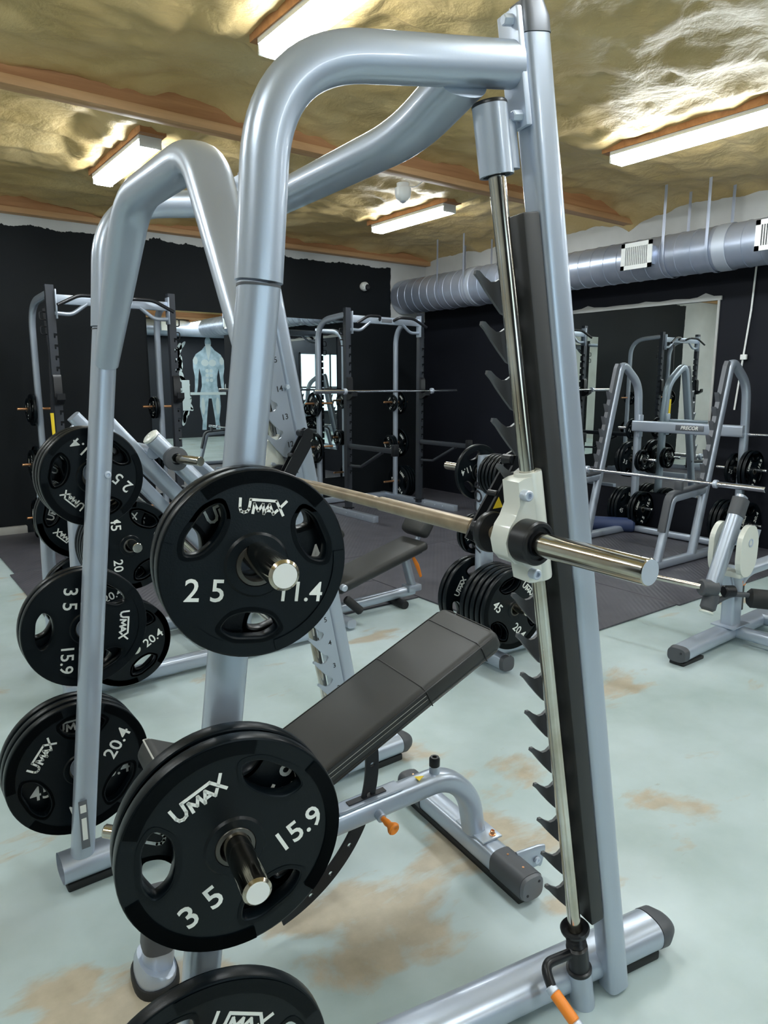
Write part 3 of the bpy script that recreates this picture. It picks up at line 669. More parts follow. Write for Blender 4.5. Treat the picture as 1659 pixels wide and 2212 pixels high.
for F, c, s in ((FN, c1, 1), (FF, c2, -1)):
    ln, off = (0.172, 0.0) if s > 0 else (0.198, 0.018)
    L = (F.d*-ln + UP).normalized(); W = (F.d + UP*ln).normalized(); P = lambda q, w, n: F.o + L*q + W*(w+off) + F.n*n; R0 = lambda q, n=0.0: P(q, -0.082, n)
    sc = (c-F.o).dot(L)                                             # height along the pillar
    a = AXB*s
    bm = lathe(B(), [(0.0175, -0.105), (0.029, -0.105), (0.030, -0.100), (0.030, 0.130), (0.029, 0.135), (0.0175, 0.135)], R0(sc+0.0), L, 36)
    body = [(-0.030, 0.128), (-0.046, 0.124), (-0.048, 0.075), (-0.064, 0.050), (-0.080, 0.035), (-0.094, 0.005), (-0.092, -0.025), (-0.078, -0.045), (-0.056, -0.052), (-0.048, -0.064), (-0.046, -0.098), (-0.030, -0.102), (0.0, -0.102), (0.0, 0.128)]
    prism(bm, [(x-0.0, y) for x, y in body], lambda x, y, n: P(sc+y, -0.082+x, n), -0.028, 0.028)
    cr = pb('carriage', bm, 'cream', sharp=50)
    for q in (0.095, -0.078): pb('clamp_bolt', lathe(B(), [(0.0115, 0), (0.0115, 0.018), (0.0095, 0.020), (0.006, 0.020), (0.006, 0.014), (0, 0.014)], P(sc+q, -0.118, 0.027), F.n, 24), 'steel', cr)
    bm = lathe(B(), [(0.026, 0.0), (0.044, 0.0), (0.0465, 0.004), (0.0465, 0.044), (0.043, 0.048), (0.036, 0.048), (0.034, 0.042), (0.027, 0.042), (0.0255, 0.05)], c+a*0.026, a, 40); pb('bearing_collar', bm, 'black_metal', cr, sharp=30)
    bm = lathe(B(), [(0.016, 0), (0.044, 0.0), (0.046, 0.004), (0.046, 0.016), (0.044, 0.02), (0.016, 0.02)], c-a*0.085, a, 40)
    hk = pb('hook_disc', bm, 'black_metal', sharp=30)
    SH = lambda y: 0.022*min(max((y+0.02)/0.05, 0), 1)
    HP = [(-0.030, -0.02), (-0.026, 0.02), (0.046, 0.140), (0.054, 0.165), (0.072, 0.173), (0.090, 0.162), (0.092, 0.142), (0.080, 0.125), (0.084, 0.110), (0.026, 0.010), (0.022, -0.02), (0.0, -0.034)]
    bm = prism(B(), HP, lambda x, y, n: c - a*n + F.d*(x+SH(y)) + UP*y, 0.092, 0.098); prism(bm, HP, lambda x, y, n: c - a*n + F.d*(x+SH(y)) + UP*y, 0.122, 0.128)
    for x, y, r in ((0.072, 0.155, 0.012), (0.032, 0.08, 0.008), (0, 0, 0.02)): cyl(bm, c-a*0.094+F.d*x+UP*y, c-a*0.126+F.d*x+UP*y, r, 16)
    pb('hook_lever', bm, 'black_metal', hk, sharp=30)
    o_ = c - a*0.0915 + F.d*0.030 + UP*0.060
    pb('warning_label', prism(B(), [(-0.013, -0.012), (0.014, -0.010), (0.002, 0.014)], lambda x, y, n: o_ + F.d*x + UP*y + a*n, 0.0, 0.0006), 'yellow', hk, smooth=False)

# plates stored on the machine
axn, axf = FN.n, FF.n
def at_h(F, z, n): return F(-1.100+0.113*z, n, z)
stack([25, 25], at_h(FN, 1.312, 0.036), axn, [20, -8], ['rear one of the two 25 plates on the upper horn of the near post', 'front 25 plate with big white lettering on the upper near horn'])
stack([35, 35], at_h(FN, 0.825, 0.036), axn, [60, 28], ['rear one of the two 35 plates on the middle horn of the near post', 'front 35 plate marked 15.9 on the middle near horn'])
stack([45], at_h(FN, 0.330, 0.055), axn, [-26], ['black plate cut off by the bottom edge of the picture on the lowest near horn'])
stack([25, 25, 25], at_h(FF, 1.312, 0.042), axf, [135, 30, 60], ['25 plate behind the left post with upside-down lettering', 'middle of the three 25 plates behind the left post', 'farthest of the three 25 plates behind the left post'], view=-1)
stack([35, 35], at_h(FF, 0.825, 0.042), axf, [-97, 10], ['35 plate behind the left post at mid height, lettering on its side', 'rear 35 plate hidden behind the other 35 plate on the left post'], view=-1)
stack([45, 45, 45], at_h(FF, 0.350, 0.042), axf, [53, 0, 80], ['45 plate low behind the left post, nearest face with 20.4', 'middle of the three 45 plates low on the left post', 'farthest of the three 45 plates low on the left post'], view=-1)

# ---------------------------------------------------------------- adjustable bench inside the machine
BX = V((1, -0.10, 0)).normalized(); BY = V((-BX.y, BX.x, 0))
bo = V((1.0, 1.62, 0))
bn = thing('adjustable_bench', 'inclined black padded bench with silver frame and orange knob, inside the machine', 'bench', bo)
G = lambda u, v, z: BX*u + BY*v + UP*z                              # local to the bench
ang = math.radians(25.5); PX = (BX*math.cos(ang)+UP*math.sin(ang)); PZ = BX*-math.sin(ang)+UP*math.cos(ang)
pc = G(0.115, 0, 0.637)
pad = build('back_pad', box(B(), pc, (0.92, 0.285, 0.066), (PX, BY, PZ), 0.022, 4), 'vinyl', bn)
bm = B()
for z in (0.0245, -0.0245):
    ring = [(-0.447, -0.13), (-0.43, -0.1415), (0.43, -0.1415), (0.452, -0.125), (0.459, -0.10), (0.459, 0.10), (0.452, 0.125), (0.43, 0.1415), (-0.43, 0.1415), (-0.447, 0.13)]
    pts = [pc+PX*x+BY*y*1.004+PZ*z for x, y in ring]; tube(bm, pts, 0.0022, 6)
build('piping', bm, 'vinyl_piping', pad)
bm = B()
for x in (0.165, 0.385):
    pts = [pc+PX*x+BY*y+PZ*z for y, z in ((-0.1435, -0.03), (-0.1435, 0.018), (-0.128, 0.0335), (0.128, 0.0335), (0.1435, 0.018), (0.1435, -0.03))]; tube(bm, pts, 0.0020, 6)
build('seam', bm, 'vinyl_piping', pad)
bm = B(); tube(bm, [pc+PX*-0.43+BY*-0.1435+PZ*0.012, pc+PX*0.16+BY*-0.1435+PZ*0.012], 0.0009, 5); tube(bm, [pc+PX*-0.43-BY*0.1435-PZ*0.001, pc+PX*0.16-BY*0.1435-PZ*0.001], 0.0007, 5)
build('stitching', bm, 'stitch', pad)
build('pad_board', box(B(), pc-PZ*0.040, (0.84, 0.20, 0.016), (PX, BY, PZ), 0.004), 'plastic', bn)
build('pad_rail', box(B(), pc-PZ*0.060-PX*0.1, (0.60, 0.05, 0.03), (PX, BY, PZ), 0.004), 'paint', bn)
a2 = math.radians(-26); SX = BX*math.cos(a2)+UP*math.sin(a2); SZ = BX*-math.sin(a2)+UP*math.cos(a2)
sp = build('seat_pad', box(B(), G(-0.355, 0.02, 0.565), (0.30, 0.27, 0.066), (SX, BY, SZ), 0.022, 4), 'vinyl', bn)
build('piping', tube(B(), [G(-0.355, 0.02, 0.565)+SX*x+BY*y+SZ*0.024 for x, y in ((-0.13, 0.1365), (-0.149, 0.12), (-0.149, -0.12), (-0.13, -0.1365), (0.13, -0.1365))], 0.0025, 6), 'stitch', sp)
build('seat_rail', sweep(B(), [G(-0.50, 0.0, 0.56), G(-0.28, 0, 0.44), G(-0.24, 0, 0.36)], 0.05, 0.05, n=BY, pw=4), 'paint', bn)
fr = build('spine_tube', sweep(B(), fillet([G(-0.46, 0, 0.275), G(-0.2, 0, 0.300), G(0.43, 0, 0.338), G(0.53, 0, 0.245), G(0.555, 0, 0.105)], 0.20, 12), 0.078, 0.070, n=BY, seg=26, pw=2.8), 'paint', bn, sharp=60)
build('slot_plate', sweep(B(), [G(0.03, 0, 0.3485), G(0.25, 0, 0.3625)], 0.058, 0.008, n=BY, seg=20, pw=3), 'paint', fr)
build('slot', box(B(), G(0.135, 0, 0.3605), (0.13, 0.022, 0.004), ((BX+UP*0.062).normalized(), BY, UP), 0), 'ink', fr, smooth=False)
build('warning_label', prism(B(), [(-0.018, -0.013), (0.018, -0.013), (0, 0.015)], lambda x, y, q: G(0.325+y, -0.012+x*0.8, 0.3715+q+y*0.06), 0, 0.0008), 'yellow', fr, smooth=False)
bm = cyl(B(), G(0.385, -0.005, 0.365), G(0.385, -0.005, 0.392), 0.017); build('stop_post', bm, 'paint', bn)
build('stop_bumper', lathe(B(), [(0.0175, 0), (0.0175, 0.024), (0.014, 0.030), (0.008, 0.030), (0.006, 0.022), (0, 0.022)], G(0.385, -0.005, 0.392), UP, 24), 'black_metal', bn)
# curved ladder
cen = G(-0.27, 0, 0.47); bm = B(); Rl = 0.425; pts = []
lad = []
for i in range(21):
    t_ = math.radians(6-80*i/20); lad.append((cen+BX*Rl*math.cos(t_)+UP*Rl*math.sin(t_)))
oo = [((Rl+e)*math.cos(math.radians(6-80*i/40)), (Rl+e)*math.sin(math.radians(6-80*i/40))) for e, rg in ((0.021, range(41)), (-0.021, range(40, -1, -1))) for i in rg]
hs = [[(Rl*math.cos(math.radians(q))+0.0085*math.cos(a*PI/8), Rl*math.sin(math.radians(q))+0.0085*math.sin(a*PI/8)) for a in range(16)] for q in (-1, -14, -36, -49, -60)]
add_geo(bm, curve_geo([oo]+hs, 0.005, 0.001), lambda v: cen+BX*v.x+UP*v.y+BY*v.z); lb = build('ladder_arc', bm, 'black_metal', bn)
kn = build('knob_collar', cyl(B(), G(0.155, -0.034, 0.318), G(0.155, -0.062, 0.314), 0.015), 'paint', bn)
build('orange_knob', lathe(B(), [(0.008, 0), (0.009, 0.012), (0.011, 0.02), (0.010, 0.032), (0.0185, 0.045), (0.0195, 0.052), (0.016, 0.057), (0.006, 0.055), (0, 0.052)], G(0.157, -0.060, 0.314), -BY*1.0+BX*0.18-UP*0.2, 24), 'orange', kn)
# T base on the right
tx = 0.565
tb = build('base_tube', sweep(B(), [G(tx, -0.19, 0.062), G(tx, 0.34, 0.062)], 0.085, 0.080, n=BX, seg=26, pw=3.0), 'paint', bn, sharp=60)
build('mount_plate', box(B(), G(tx+0.005, -0.01, 0.106), (0.085, 0.15, 0.008), (BX, BY, UP), 0.004), 'paint', tb)
for q in (-0.065, 0.05): bm = lathe(B(), [(0.012, 0), (0.012, 0.002), (0.0075, 0.003), (0.0075, 0.014), (0.005, 0.015), (0.004, 0.010), (0, 0.010)], G(tx+0.02, q, 0.110), UP, 16); build('mount_bolt', bm, 'copper', tb)
for q0, q1, e in ((-0.13, -0.275, -1), (0.28, 0.425, 1)):
    cv = build('base_shroud', sweep(B(), [G(tx, q0, 0.062), G(tx, q1, 0.062)], 0.092, 0.087, n=BX, seg=26, pw=3.0), 'plastic', bn, sharp=60)
    bm = sweep(B(), [G(tx, q1, 0.062), G(tx, q1+e*0.012, 0.062)], 0.088, 0.083, n=BX, seg=26, pw=3.0, ws=[1, 0.93]); build('end_cap', bm, 'badge', cv)
    for x, z in ((-0.022, 0.045), (0.024, 0.080)): build('cap_screw', cyl(B(), G(tx+x, q1+e*0.0115, z), G(tx+x, q1+e*0.0135, z), 0.0045, 12, 0.0004), 'ink', cv)
    for y in (0.25, 0.75): build('top_screw', cyl(B(), G(tx+0.0, q0+(q1-q0)*y, 0.104), G(tx+0.0, q0+(q1-q0)*y, 0.107), 0.004, 10, 0.0004), 'copper', cv)
build('rubber_strip', box(B(), G(tx, 0.07, 0.0125), (0.066, 0.66, 0.025), (BX, BY, UP), 0.004), 'foot', bn)
lug = build('wheel_lug', sweep(B(), [G(tx+0.03, -0.175, 0.07), G(tx+0.115, -0.185, 0.072), G(tx+0.13, -0.187, 0.068)], 0.02, 0.075, n=BY, seg=18, pw=3), 'paint', bn)
build('lug_bolt', lathe(B(), [(0.012, 0), (0.011, 0.006), (0.005, 0.006), (0.005, 0.003), (0, 0.003)], G(tx+0.10, -0.196, 0.066), -BY, 16), 'steel', lug)
# front leg on the left with its oval foot
lg = build('front_leg', sweep(B(), fillet([G(-0.40, 0, 0.285), G(-0.475, 0.03, 0.22), G(-0.500, 0.05, 0.03)], 0.08), 0.085, 0.082, n=BY, seg=26, pw=2.6), 'paint', bn)
sh = build('leg_shroud', sweep(B(), [G(-0.478, 0.027, 0.262), G(-0.491, 0.034, 0.145), G(-0.4955, 0.040, 0.11)], 0.092, 0.090, n=BY, seg=26, pw=3.0, ws=[1, 1, 0.96]), 'plastic', lg)
vt = (G(-0.491, 0.034, 0.145)-G(-0.478, 0.027, 0.262)).normalized(); nvv = (-BY*1.0); 
add_text(bm := B(), 'PRECOR', 0.030, G(-0.4865, -0.0125, 0.19), vt, nvv.cross(vt), 0.0006, 0.15, 0.0008); build('shroud_lettering', bm, 'steel', sh)
bm = sweep(B(), [G(-0.505, 0.05, 0.020), G(-0.503, 0.05, 0.045), G(-0.500, 0.05, 0.052)], 0.150, 0.105, n=BY, seg=30, pw=2.6, ws=[1, 1, 0.95]); build('foot_shoe', bm, 'paint', bn)
bm = sweep(B(), [G(-0.505, 0.05, 0.0), G(-0.505, 0.05, 0.019), G(-0.505, 0.05, 0.024)], 0.165, 0.120, n=BY, seg=30, pw=2.6, ws=[1, 1, 0.96]); build('rubber_foot', bm, 'foot', bn)
hd = build('carry_handle', cyl(B(), G(-0.33, 0.02, 0.335), G(-0.55, 0.16, 0.385), 0.0165), 'foot', bn)
build('handle_end', cyl(B(), G(-0.548, 0.159, 0.385), G(-0.59, 0.185, 0.394), 0.0185, bev=0.004), 'chrome', hd)

# ---------------------------------------------------------------- pull-up racks against the back wall
def rack_proto(x, y, label, w):
    t = thing('power_rack', label, 'squat rack', (x, y, 0), 0, None); h = w/2
    for s in (-1, 1):
        P = [(-0.036, 0.05), (-0.036, 2.49), (0.036, 2.49)]
        z = 2.06; e = []
        while z > 0.55:
            e += [(0.036, z), (0.006, z), (0.006, z-0.042), (0.020, z-0.042), (0.020, z-0.022), (0.036, z-0.022)]; z -= 0.1
        up = build('upright', prism(B(), P + e + [(0.036, 0.05)], lambda a, b_, q: V((s*h+a, q, b_)), -0.03, 0.03), 'rack_black', t, smooth=False)
        build('foot_rail', box(B(), (s*h*1.0+0.06*s, 0.12, 0.05), (0.075, 1.56, 0.078), bev=0.006), 'paint', t)
        for yy in (-0.45, -0.3, -0.1): build('rail_bolt', cyl(B(), (s*h+0.06*s-0.039, yy, 0.055), (s*h+0.06*s-0.044, yy, 0.055), 0.009, 10), 'steel', t)
        build('base_bracket', box(B(), (s*h, 0, 0.095), (0.11, 0.09, 0.012)), 'black_metal', t)
        build('rear_post', sweep(B(), fillet([(s*h+0.05*s, 0.58, 0.08), (s*h+0.05*s, 0.58, 2.37), (s*h+0.01*s, 0.02, 2.41)], 0.32, 10), 0.062, 0.072, n=(1, 0, 0), seg=20, pw=2.5), 'paint', t)
        for z in (1.36, 0.81, 0.27):
            hn = build('plate_horn', cyl(B(), (s*h+0.05*s-0.20, 0.58, z), (s*h+0.05*s+0.20, 0.58, z), 0.013), 'copper', t)
        ja = build('spotter_arm', box(B(), (s*h, -0.48, 0.86), (0.05, 0.92, 0.055), bev=0.004), 'rack_black', t)
        build('arm_end', box(B(), (s*h, -0.94, 0.87), (0.075, 0.05, 0.13), bev=0.004), 'black_metal', ja)
        build('arm_brace', sweep(B(), [(s*h, -0.05, 0.62), (s*h, -0.28, 0.63), (s*h, -0.70, 0.83)], 0.04, 0.03, n=(1, 0, 0), seg=12, pw=4), 'rack_black', ja)
        jh = build('bar_hook', prism(B(), [(0.0, -0.12), (0.0, 0.14), (-0.02, 0.15), (-0.035, 0.12), (-0.04, -0.05), (-0.10, -0.055), (-0.115, -0.02), (-0.13, -0.02), (-0.13, -0.075), (-0.05, -0.12)], lambda a, b_, q: V((s*h+q, -0.03+a, 1.535+b_)), -0.035, 0.035), 'black_metal', t)
        gp = build('pull_up_grip', tube(B(), fillet([(s*(h-0.03), -0.16, 2.30), (s*(h-0.22), -0.13, 2.40), (s*(h-0.42), -0.10, 2.405), (s*(h-0.46), -0.03, 2.37)], 0.05), 0.017), 'black_metal', t)
        build('lower_grip', tube(B(), fillet([(s*(h-0.03), -0.02, 2.24), (s*(h-0.18), -0.02, 2.235), (s*(h-0.32), -0.02, 2.34)], 0.05), 0.019), 'paint', t)
        build('grip_plate', box(B(), (s*(h-0.042), -0.02, 2.32), (0.012, 0.09, 0.26), bev=0.002), 'paint', t)
        for z in (2.18, 2.05): bm = tube(B(), fillet([(s*(h+0.03), 0.04, z), (s*(h+0.09), 0.03, z), (s*(h+0.09), 0.03, z+0.07), (s*(h+0.03), 0.04, z+0.07)], 0.02), 0.006, 8); build('band_hook', bm, 'black_metal', t)
    cb = build('cross_bar', box(B(), (0, -0.01, 2.365), (w-0.07, 0.05, 0.085), bev=0.006), 'paint', t)
    build('badge', box(B(), (0, -0.037, 2.365), (0.16, 0.005, 0.045), bev=0.002), 'badge', cb)
    build('rear_beam', box(B(), (0, 0.80, 0.06), (w+0.1, 0.07, 0.07), bev=0.006), 'paint', t)
    return t
RW = 1.13
rk = rack_proto(5.38, 7.17, 'silver and black pull-up rack in the middle of the back wall, holding a barbell', RW)
rk2 = copy_tree(rk); rk2.location = (2.12, 7.17, 0); rk2['label'] = 'silver and black pull-up rack at the left, seen behind the left post'
for ch in list(rk2.children):
    if ch.name.startswith('spotter_arm'):
        for g in list(ch.children): bpy.data.objects.remove(g)
        bpy.data.objects.remove(ch)
def olympic_bar(c, d, label, L=2.2):
    t = thing('barbell', label, 'barbell', c); d = V(d).normalized()
    build('shaft', cyl(B(), -d*(L/2-0.42), d*(L/2-0.42), 0.0145, 16), 'bright_chrome', t)
    for s in (-1, 1):
        sl = build('sleeve', cyl(B(), d*s*(L/2-0.415), d*s*L/2, 0.025, 20), 'bright_chrome', t)
        build('collar', cyl(B(), d*s*(L/2-0.44), d*s*(L/2-0.41), 0.037, 20), 'steel', sl)
    return t
olympic_bar((5.38, 7.06, 1.515), (1, 0, 0), 'barbell resting on the hooks of the middle pull-up rack')
NTH = lambda i, n: 'only' if n == 1 else ('innermost' if i == 0 else 'outermost' if i == n-1 else ('second', 'third')[i-1])
RH = RW/2+0.05
for cx, lab, sets in ((5.38, 'middle rack', {(1, 1.36, 1): [25, 10], (1, 1.36, -1): [10], (1, 0.81, 1): [35, 25], (1, 0.81, -1): [10, 10, 10], (1, 0.27, 1): [45, 45, 45, 45], (-1, 1.36, -1): [25], (-1, 0.81, -1): [35]}),
                      (2.12, 'left rack', {(-1, 1.36, -1): [25, 10], (1, 1.36, -1): [10, 10], (-1, 0.81, -1): [35, 25], (1, 0.81, -1): [25, 25], (-1, 0.27, -1): [45, 35]})):
    for (s, z, q), ks in sets.items():
        side = 'right' if s > 0 else 'left'; out = 'outer' if s == q else 'inner'; lev = {1.36: 'top', 0.81: 'middle', 0.27: 'bottom'}[z]
        labs = ['%s black plate on %s %s horn, %s post of the %s' % (NTH(i, len(ks)), lev, out, side, lab) for i in range(len(ks))]
        stack(ks, (cx+s*RH+q*0.045, 7.75, z-0.013), (q, 0, 0), 40, labs, 'plates on the pull-up racks')
t = thing('hanging_strap', 'black and yellow hanging strap on the left upright of the left rack', 'strap', (1.60, 7.60, 0))
build('webbing', sweep(B(), [(0, 0, 2.32), (0.02, -0.02, 1.9), (0.0, 0, 1.32)], 0.05, 0.012, n=(1, 0, 0), seg=8, pw=6), 'black_metal', t)
build('yellow_end', sweep(B(), [(0, 0, 1.32), (0.005, 0, 1.05)], 0.06, 0.014, n=(1, 0, 0), seg=8, pw=6), 'yellow', t)

# ---------------------------------------------------------------- squat rack against the right wall
sq = thing('squat_stand', 'silver squat rack with leaning notched uprights in front of the right mirror', 'squat rack', (6.2, 3.92, 0)); so = -V((6.2, 3.92, 0))
def sb(name, bm, m, parent=sq, **k):
    for v in bm.verts: v.co += so
    return build(name, bm, m, parent, **k)
for y, s in ((3.35, -1), (4.50, 1)):
    sb('base_tube', sweep(B(), [(5.30, y, 0.05), (6.86, y, 0.05)], 0.085, 0.075, n=(0, 1, 0), seg=20, pw=3), 'paint')
    fr = sb('side_frame', sweep(B(), fillet([(6.02, y, 0.07), (6.44, y, 1.83), (6.76, y, 1.60), (6.80, y, 1.2), (6.82, y, 0.06)], 0.13, 8), 0.072, 0.078, n=(0, 1, 0), seg=22, pw=3), 'paint')
    A0, A1 = V((5.99, y, 0.12)), V((6.395, y, 1.80)); dL = (A1-A0).normalized(); dW = V((-dL.z, 0, dL.x)); LL = (A1-A0).length
    P = [(0.01, 0.5), (0.05, 0.52)]; q = 0.62
    while q < LL-0.2: P += [(0.05, q-0.05), (0.085, q), (0.10, q+0.025), (0.07, q+0.015), (0.05, q+0.02)]; q += 0.13
    P += [(0.05, LL-0.05), (0.035, LL), (0.0, LL)]
    hp = sb('hook_plate', prism(B(), P, lambda a, b_, n: A0+dL*b_+dW*a+V((0, n, 0)), -0.02, 0.02), 'badge', smooth=False)
    sb('safety_frame', sweep(B(), fillet([(5.47, y, 0.08), (5.63, y, 0.62), (6.17, y, 0.655)], 0.05, 5), 0.065, 0.065, n=(0, 1, 0), seg=18, pw=4), 'paint')
    gd = sb('safety_guard', sweep(B(), fillet([(5.505, y, 0.34), (5.585, y, 0.665), (6.20, y, 0.705)], 0.08, 6), 0.070, 0.035, n=(0, 1, 0), seg=16, pw=4), 'plastic')
    sb('guard_block', box(B(), (5.73, y, 0.72), (0.04, 0.07, 0.09), bev=0.008), 'plastic', gd)
    for z in (1.13, 0.80, 0.27):
        sb('plate_horn', cyl(B(), (6.80, y-0.24, z), (6.80, y+0.24, z), 0.0145), 'bright_chrome')
    sb('rubber_foot', box(B(), (5.38, y, 0.008), (0.14, 0.07, 0.016)), 'foot')
sb('rear_base_tube', sweep(B(), [(6.72, 3.35, 0.055), (6.72, 4.5, 0.055)], 0.07, 0.07, n=(1, 0, 0), seg=18, pw=3), 'paint')
cb = sb('cross_beam', sweep(B(), [(6.74, 3.33, 1.16), (6.74, 4.52, 1.16)], 0.05, 0.115, n=(1, 0, 0), seg=18, pw=5), 'paint')
bm = box(B(), (6.712, 3.86, 1.165), (0.008, 0.30, 0.055), bev=0.003); sb('badge', bm, 'badge', cb)
add_text(bm := B(), 'PRECOR', 0.050, (6.7065, 3.86, 1.165), (0, -1, 0), UP, 0.0006, 0.2, 0.001); sb('badge_lettering', bm, 'white', cb)
sb('beam_clamp', box(B(), (6.78, 4.46, 1.16), (0.07, 0.03, 0.24), bev=0.01), 'paint', cb)
olympic_bar((5.96, 3.82, 0.745), (0, 1, 0), 'long chrome barbell lying low across the squat rack safeties')
for (y, z, q), ks in {(4.50, 1.13, 1): [10], (4.50, 0.80, 1): [35, 35, 25], (4.50, 0.80, -1): [10, 10], (4.50, 0.27, 1): [45, 45, 45], (4.50, 0.27, -1): [35, 35],
                      (3.35, 0.80, 1): [25], (3.35, 0.80, -1): [35, 35], (3.35, 0.27, 1): [45, 45, 45], (3.35, 0.27, -1): [45, 45]}.items():
    lev = {1.13: 'highest', 0.80: 'upper', 0.27: 'lower'}[z]; sd = 'left' if y > 4 else 'right'; io = 'outer' if (q > 0) == (y > 4) else 'inner'
    labs = ['%s black plate on %s %s horn, %s frame of the squat rack' % (NTH(i, len(ks)), lev, io, sd) for i in range(len(ks))]
    stack(ks, (6.80, y+q*0.05, z-0.012), (0, q, 0), -20 if q > 0 else 25, labs, 'plates on the squat rack', view=q*-1)

# ---------------------------------------------------------------- leg press on the left, behind the machine
lp = thing('leg_press', 'silver plate-loaded leg press with sloping rails behind the left plates', 'leg press', (1.4, 3.9, 0)); lo = -V((1.4, 3.9, 0))
def lpb(name, bm, m, parent=lp, **k):
    for v in bm.verts: v.co += lo
    return build(name, bm, m, parent, **k)
Y0, Y1 = 3.68, 4.38
for y in (Y0, Y1):
    lpb('base_tube', sweep(B(), fillet([(0.72, y, 0.06), (2.36, y, 0.06)], 0.05), 0.085, 0.085, n=(0, 1, 0), seg=20, pw=3), 'paint')
    lpb('rubber_foot', box(B(), (2.28, y, 0.010), (0.2, 0.08, 0.02)), 'foot')
    lpb('side_rail', sweep(B(), [(1.02, y+0.03*(1 if y == Y0 else -1), 1.42), (2.15, y+0.03*(1 if y == Y0 else -1), 0.10)], 0.09, 0.075, n=(0, 1, 0), seg=20, pw=4), 'paint')
    lpb('rear_post', sweep(B(), [(0.82, y, 0.06), (0.84, y, 1.12), (1.06, y, 1.36)], 0.075, 0.075, n=(0, 1, 0), seg=20, pw=3), 'paint')
    yy = y+0.15*(1 if y == Y0 else -1)
    lpb('guide_rod', cyl(B(), (0.98, yy, 1.22), (2.0, yy, 0.10), 0.019), 'chrome')
    lpb('guide_rod', cyl(B(), (0.95, yy-0.07, 1.05), (1.8, yy-0.07, 0.12), 0.019), 'chrome')
for x in (0.76, 1.6, 2.3): lpb('cross_tube', sweep(B(), [(x, Y0, 0.06), (x, Y1, 0.06)], 0.06, 0.06, n=(1, 0, 0), seg=14, pw=3), 'paint')
cg = lpb('carriage_tube', sweep(B(), [(1.24, Y0-0.02, 1.25), (1.24, Y1+0.25, 1.25)], 0.07, 0.07, n=(1, 0, 0), seg=18, pw=2.2), 'paint')
for y, s in ((3.62, -1), (4.42, 1)):
    hn = lpb('carriage_arm', cyl(B(), (1.22, y, 1.33), (1.66, y, 0.86), 0.045, 24, 0.006), 'paint', lp)
    lpb('arm_cap', lathe(B(), [(0.046, 0), (0.046, 0.012), (0.036, 0.018), (0.008, 0.018), (0.006, 0.014), (0, 0.014)], (1.22, y, 1.33), (-0.44, 0, 0.47), 24), 'cream', hn)
    lpb('collar', lathe(B(), [(0.05, 0), (0.062, 0.005), (0.062, 0.04), (0.03, 0.045)], (1.32, y-0.03, 1.22), (0, -1, 0), 24), 'plastic', hn)
    lpb('plate_horn', cyl(B(), (1.32, y-0.04, 1.22), (1.37, y-0.26, 1.22), 0.024), 'chrome', hn)
lpb('plate_horn', cyl(B(), (1.62, 4.55, 1.15), (1.62, 4.30, 1.15), 0.024), 'chrome', lp)
lpb('foot_plate', box(B(), (1.70, 4.03, 1.02), (0.03, 0.55, 0.42), (V((0.68, 0, 0.73)), V((0, 1, 0)), V((-0.73, 0, 0.68))), 0.01), 'paint', lp)
lpb('back_pad', box(B(), (2.28, 4.03, 0.48), (0.60, 0.42, 0.07), (V((0.85, 0, 0.52)), V((0, 1, 0)), V((-0.52, 0, 0.85))), 0.025, 3), 'vinyl', lp)
for x, z in ((1.04, 0.82), (1.00, 0.31)):
    hz = lpb('storage_horn', cyl(B(), (x, 3.72, z), (x, 3.38, z), 0.0235), 'chrome', lp)
    lpb('horn_bracket', box(B(), (x-0.06 if x > .9 else x+0.04, 3.70, z), (0.2, 0.06, 0.08), bev=0.01), 'paint', hz)
n_ = V((0, -1, 0))
stack([45, 45, 45, 45], (1.04, 3.66, 0.81), n_, [10, 80, 0, -90], ['rearmost 45 plate of four on the leg press upper horn', 'third 45 plate from the front on the leg press upper horn', 'second 45 plate from the front on the leg press upper horn', '45 plate facing us on the leg press upper horn, between the posts'])
stack([45, 45], (1.00, 3.60, 0.30), n_, [40, 30], ['rear 45 plate on the low leg press horn', '45 plate marked 20.4 on the low leg press horn near the floor'])
for x, z in ((0.93, 0.91), (0.93, 0.47)):
    lpb('storage_horn', cyl(B(), (x, 4.34, z), (x, 3.86, z), 0.0235), 'chrome', lp)
stack([45, 45], (0.93, 4.03, 0.90), n_, [70, 135], ['rear 45 plate inside the leg press frame, upper left', '45 plate half hidden under the left 25 plate, inside the leg press'])
stack([45, 45], (0.93, 4.03, 0.46), n_, [70, 20], ['rear plate low inside the leg press frame', 'shiny-rimmed plate peeking above the 35 plate beside the left post'])

# ---------------------------------------------------------------- small bench behind
b2 = thing('decline_bench', 'small black padded bench with orange handle behind the front plates', 'bench', (2.9, 3.95, 0), -0.03)
def loc(name, bm, m, parent=b2, **k): return build(name, bm, m, parent, **k)
loc('base_tube', sweep(B(), [(-0.42, -0.02, 0.07), (0.30, -0.02, 0.10)], 0.07, 0.07, n=(0, 1, 0), seg=18, pw=3), 'paint')
loc('rear_foot', sweep(B(), [(-0.40, -0.28, 0.045), (-0.40, 0.28, 0.045)], 0.07, 0.06, n=(1, 0, 0), seg=18, pw=3), 'paint')
loc('rubber_foot', cyl(B(), (0.16, -0.12, 0.03), (0.16, 0.12, 0.03), 0.03), 'foot')
loc('support_leg', sweep(B(), [(0.30, -0.02, 0.10), (0.22, -0.02, 0.37)], 0.07, 0.05, n=(0, 1, 0), seg=14, pw=4), 'paint')
loc('hinge_bracket', box(B(), (0.29, -0.02, 0.12), (0.12, 0.10, 0.05), bev=0.01), 'paint')
